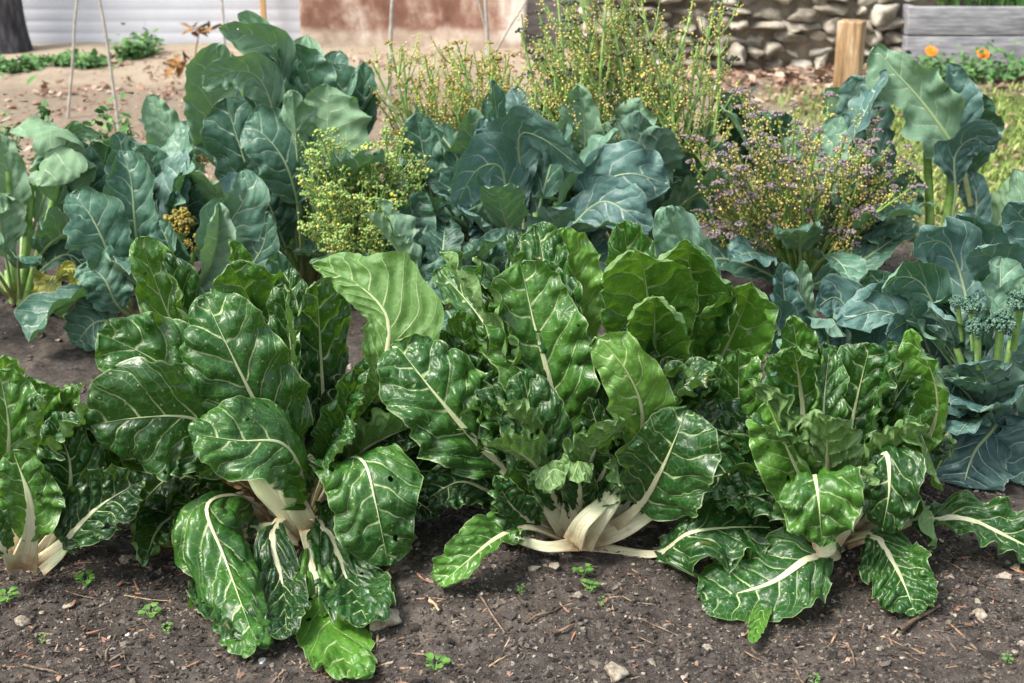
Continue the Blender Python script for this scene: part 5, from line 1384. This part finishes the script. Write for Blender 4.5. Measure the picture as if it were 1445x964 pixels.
TW = [((676, 858), (712, 905), .0035, 'straight brown twig below the middle chard', 'twig'), ((742, 895), (808, 862), .0045, 'dark twig lying toward the middle chard', 'twig'), ((780, 905), (810, 895), .0055, 'short charred stick behind the long dark twig', 'twig'), ((1268, 900), (1325, 872), .008, 'grey flat wood splinter at the lower right', 'twig'),
      ((150, 935), (165, 880), .003, 'thin dark twig on the left soil', 'twig'), ((606, 862), (620, 875), .006, 'short yellow wood chip right of the large stone', 'woodchip'), ((175, 842), (240, 842), .002, 'pale straw lying level on the left soil', 'woodchip'), ((100, 845), (160, 848), .002, 'thin brown straw left of the pale straw', 'twig'),
      ((1195, 915), (1205, 950), .004, 'dark stub of wood at the bottom right', 'twig'), ((1050, 920), (1120, 945), .003, 'long thin twig at the bottom right', 'twig'), ((690, 945), (716, 935), .003, 'short twig at the bottom centre', 'woodchip'), ((905, 880), (960, 905), .003, 'brown twig under the right chard leaf', 'twig'), ((35, 945), (85, 962), .004, 'dark stick at the bottom left corner', 'twig'), ((1125, 948), (1135, 968), .005, 'thick dark chip on the bottom edge', 'twig')]
for i, ((xa, ya), (xb, yb), rad, lab, mm) in enumerate(TW):
    a, b_ = on_ground(xa, ya), on_ground(xb, yb)
    ps = [a + (b_ - a) * q for q in np.linspace(0, 1, 5)]
    L = np.linalg.norm(b_ - a)
    for q, p in enumerate(ps):
        p[:2] += r.normal(0, .025 * L, 2) * (0 < q < 4); p[2] = float(gh(p[0], p[1])) + rad * .9 + .002
    rad *= .62; mb = MB(); tube(mb, ps, rad, rad * .5, 14, 7)
    v = mb.v[0]; mb.v[0] = v + .25 * rad * np.stack([vn(v[:, 0] * 400, v[:, 1] * 400, 3), vn(v[:, 0] * 400, v[:, 1] * 400, 4), vn(v[:, 0] * 300, v[:, 1] * 300, 5)], 1)
    o = mb.build('twig' if mm == 'twig' else 'wood_chip', M[mm]); tag(o, lab, 'twig' if mm == 'twig' else 'wood chip', 'twigs and chips on the soil')

WD = [(122, 832, 18, 7, 'two-stemmed green seedling left of the straw'), (10, 862, 16, 9, 'green seedling at the left edge'), (213, 865, 15, 7, 'upright green seedling in the middle of the left soil'), (235, 890, 10, 5, 'small low seedling right of the upright one'), (60, 906, 7, 4, 'tiny seedling below the tan pebble'),
      (824, 818, 15, 8, 'yellow green seedling below the white stalks'), (832, 843, 14, 8, 'round-leaved seedling nearest the long dark twig'), (735, 848, 8, 5, 'tiny clover seedling in bare soil at the centre'), (848, 860, 7, 4, 'tiny pair of seed leaves right of the round-leaved one'), (614, 945, 20, 7, 'grey green seedling at the bottom centre'),
      (1150, 962, 8, 4, 'seedling at the bottom edge under the flat leaf'), (98, 545, 9, 5, 'small reddish green seedling on the soil behind the left chard'), (1420, 945, 9, 5, 'seedling at the bottom right corner'), (520, 870, 14, 5, 'light seedling behind the large brown stone'), (120, 436, 14, 4, 'bright green sprout beside the far left brassica')]
for i, (x, y, rp, n, lab) in enumerate(WD):
    c = on_ground(x, y); c[2] = float(gh(c[0], c[1])); s = .72 * rp * np.linalg.norm(c - CAM) / F_PX
    t = thing('seedling', lab, 'seedling', c, 'weed seedlings on the soil')
    for k in range(n):
        a = 2.4 * k + r.uniform(0, .6); L = s * r.uniform(.8, 1.5); d = np.array([math.cos(a), math.sin(a), 0])
        p = np.array(c)
        el_ = r.uniform(.5, 1.2)
        pts = [p, p + d * L * .35 + WUP * L * .5 * el_, p + d * L * .75 + WUP * L * .75 * el_, p + d * L * 1.1 + WUP * L * .7 * el_]
        leaf(t, pts, L * r.uniform(.25, .36), 'weed', hint=WUP, tint=r.uniform(.2, .9), sb=r.uniform(.35, .55))
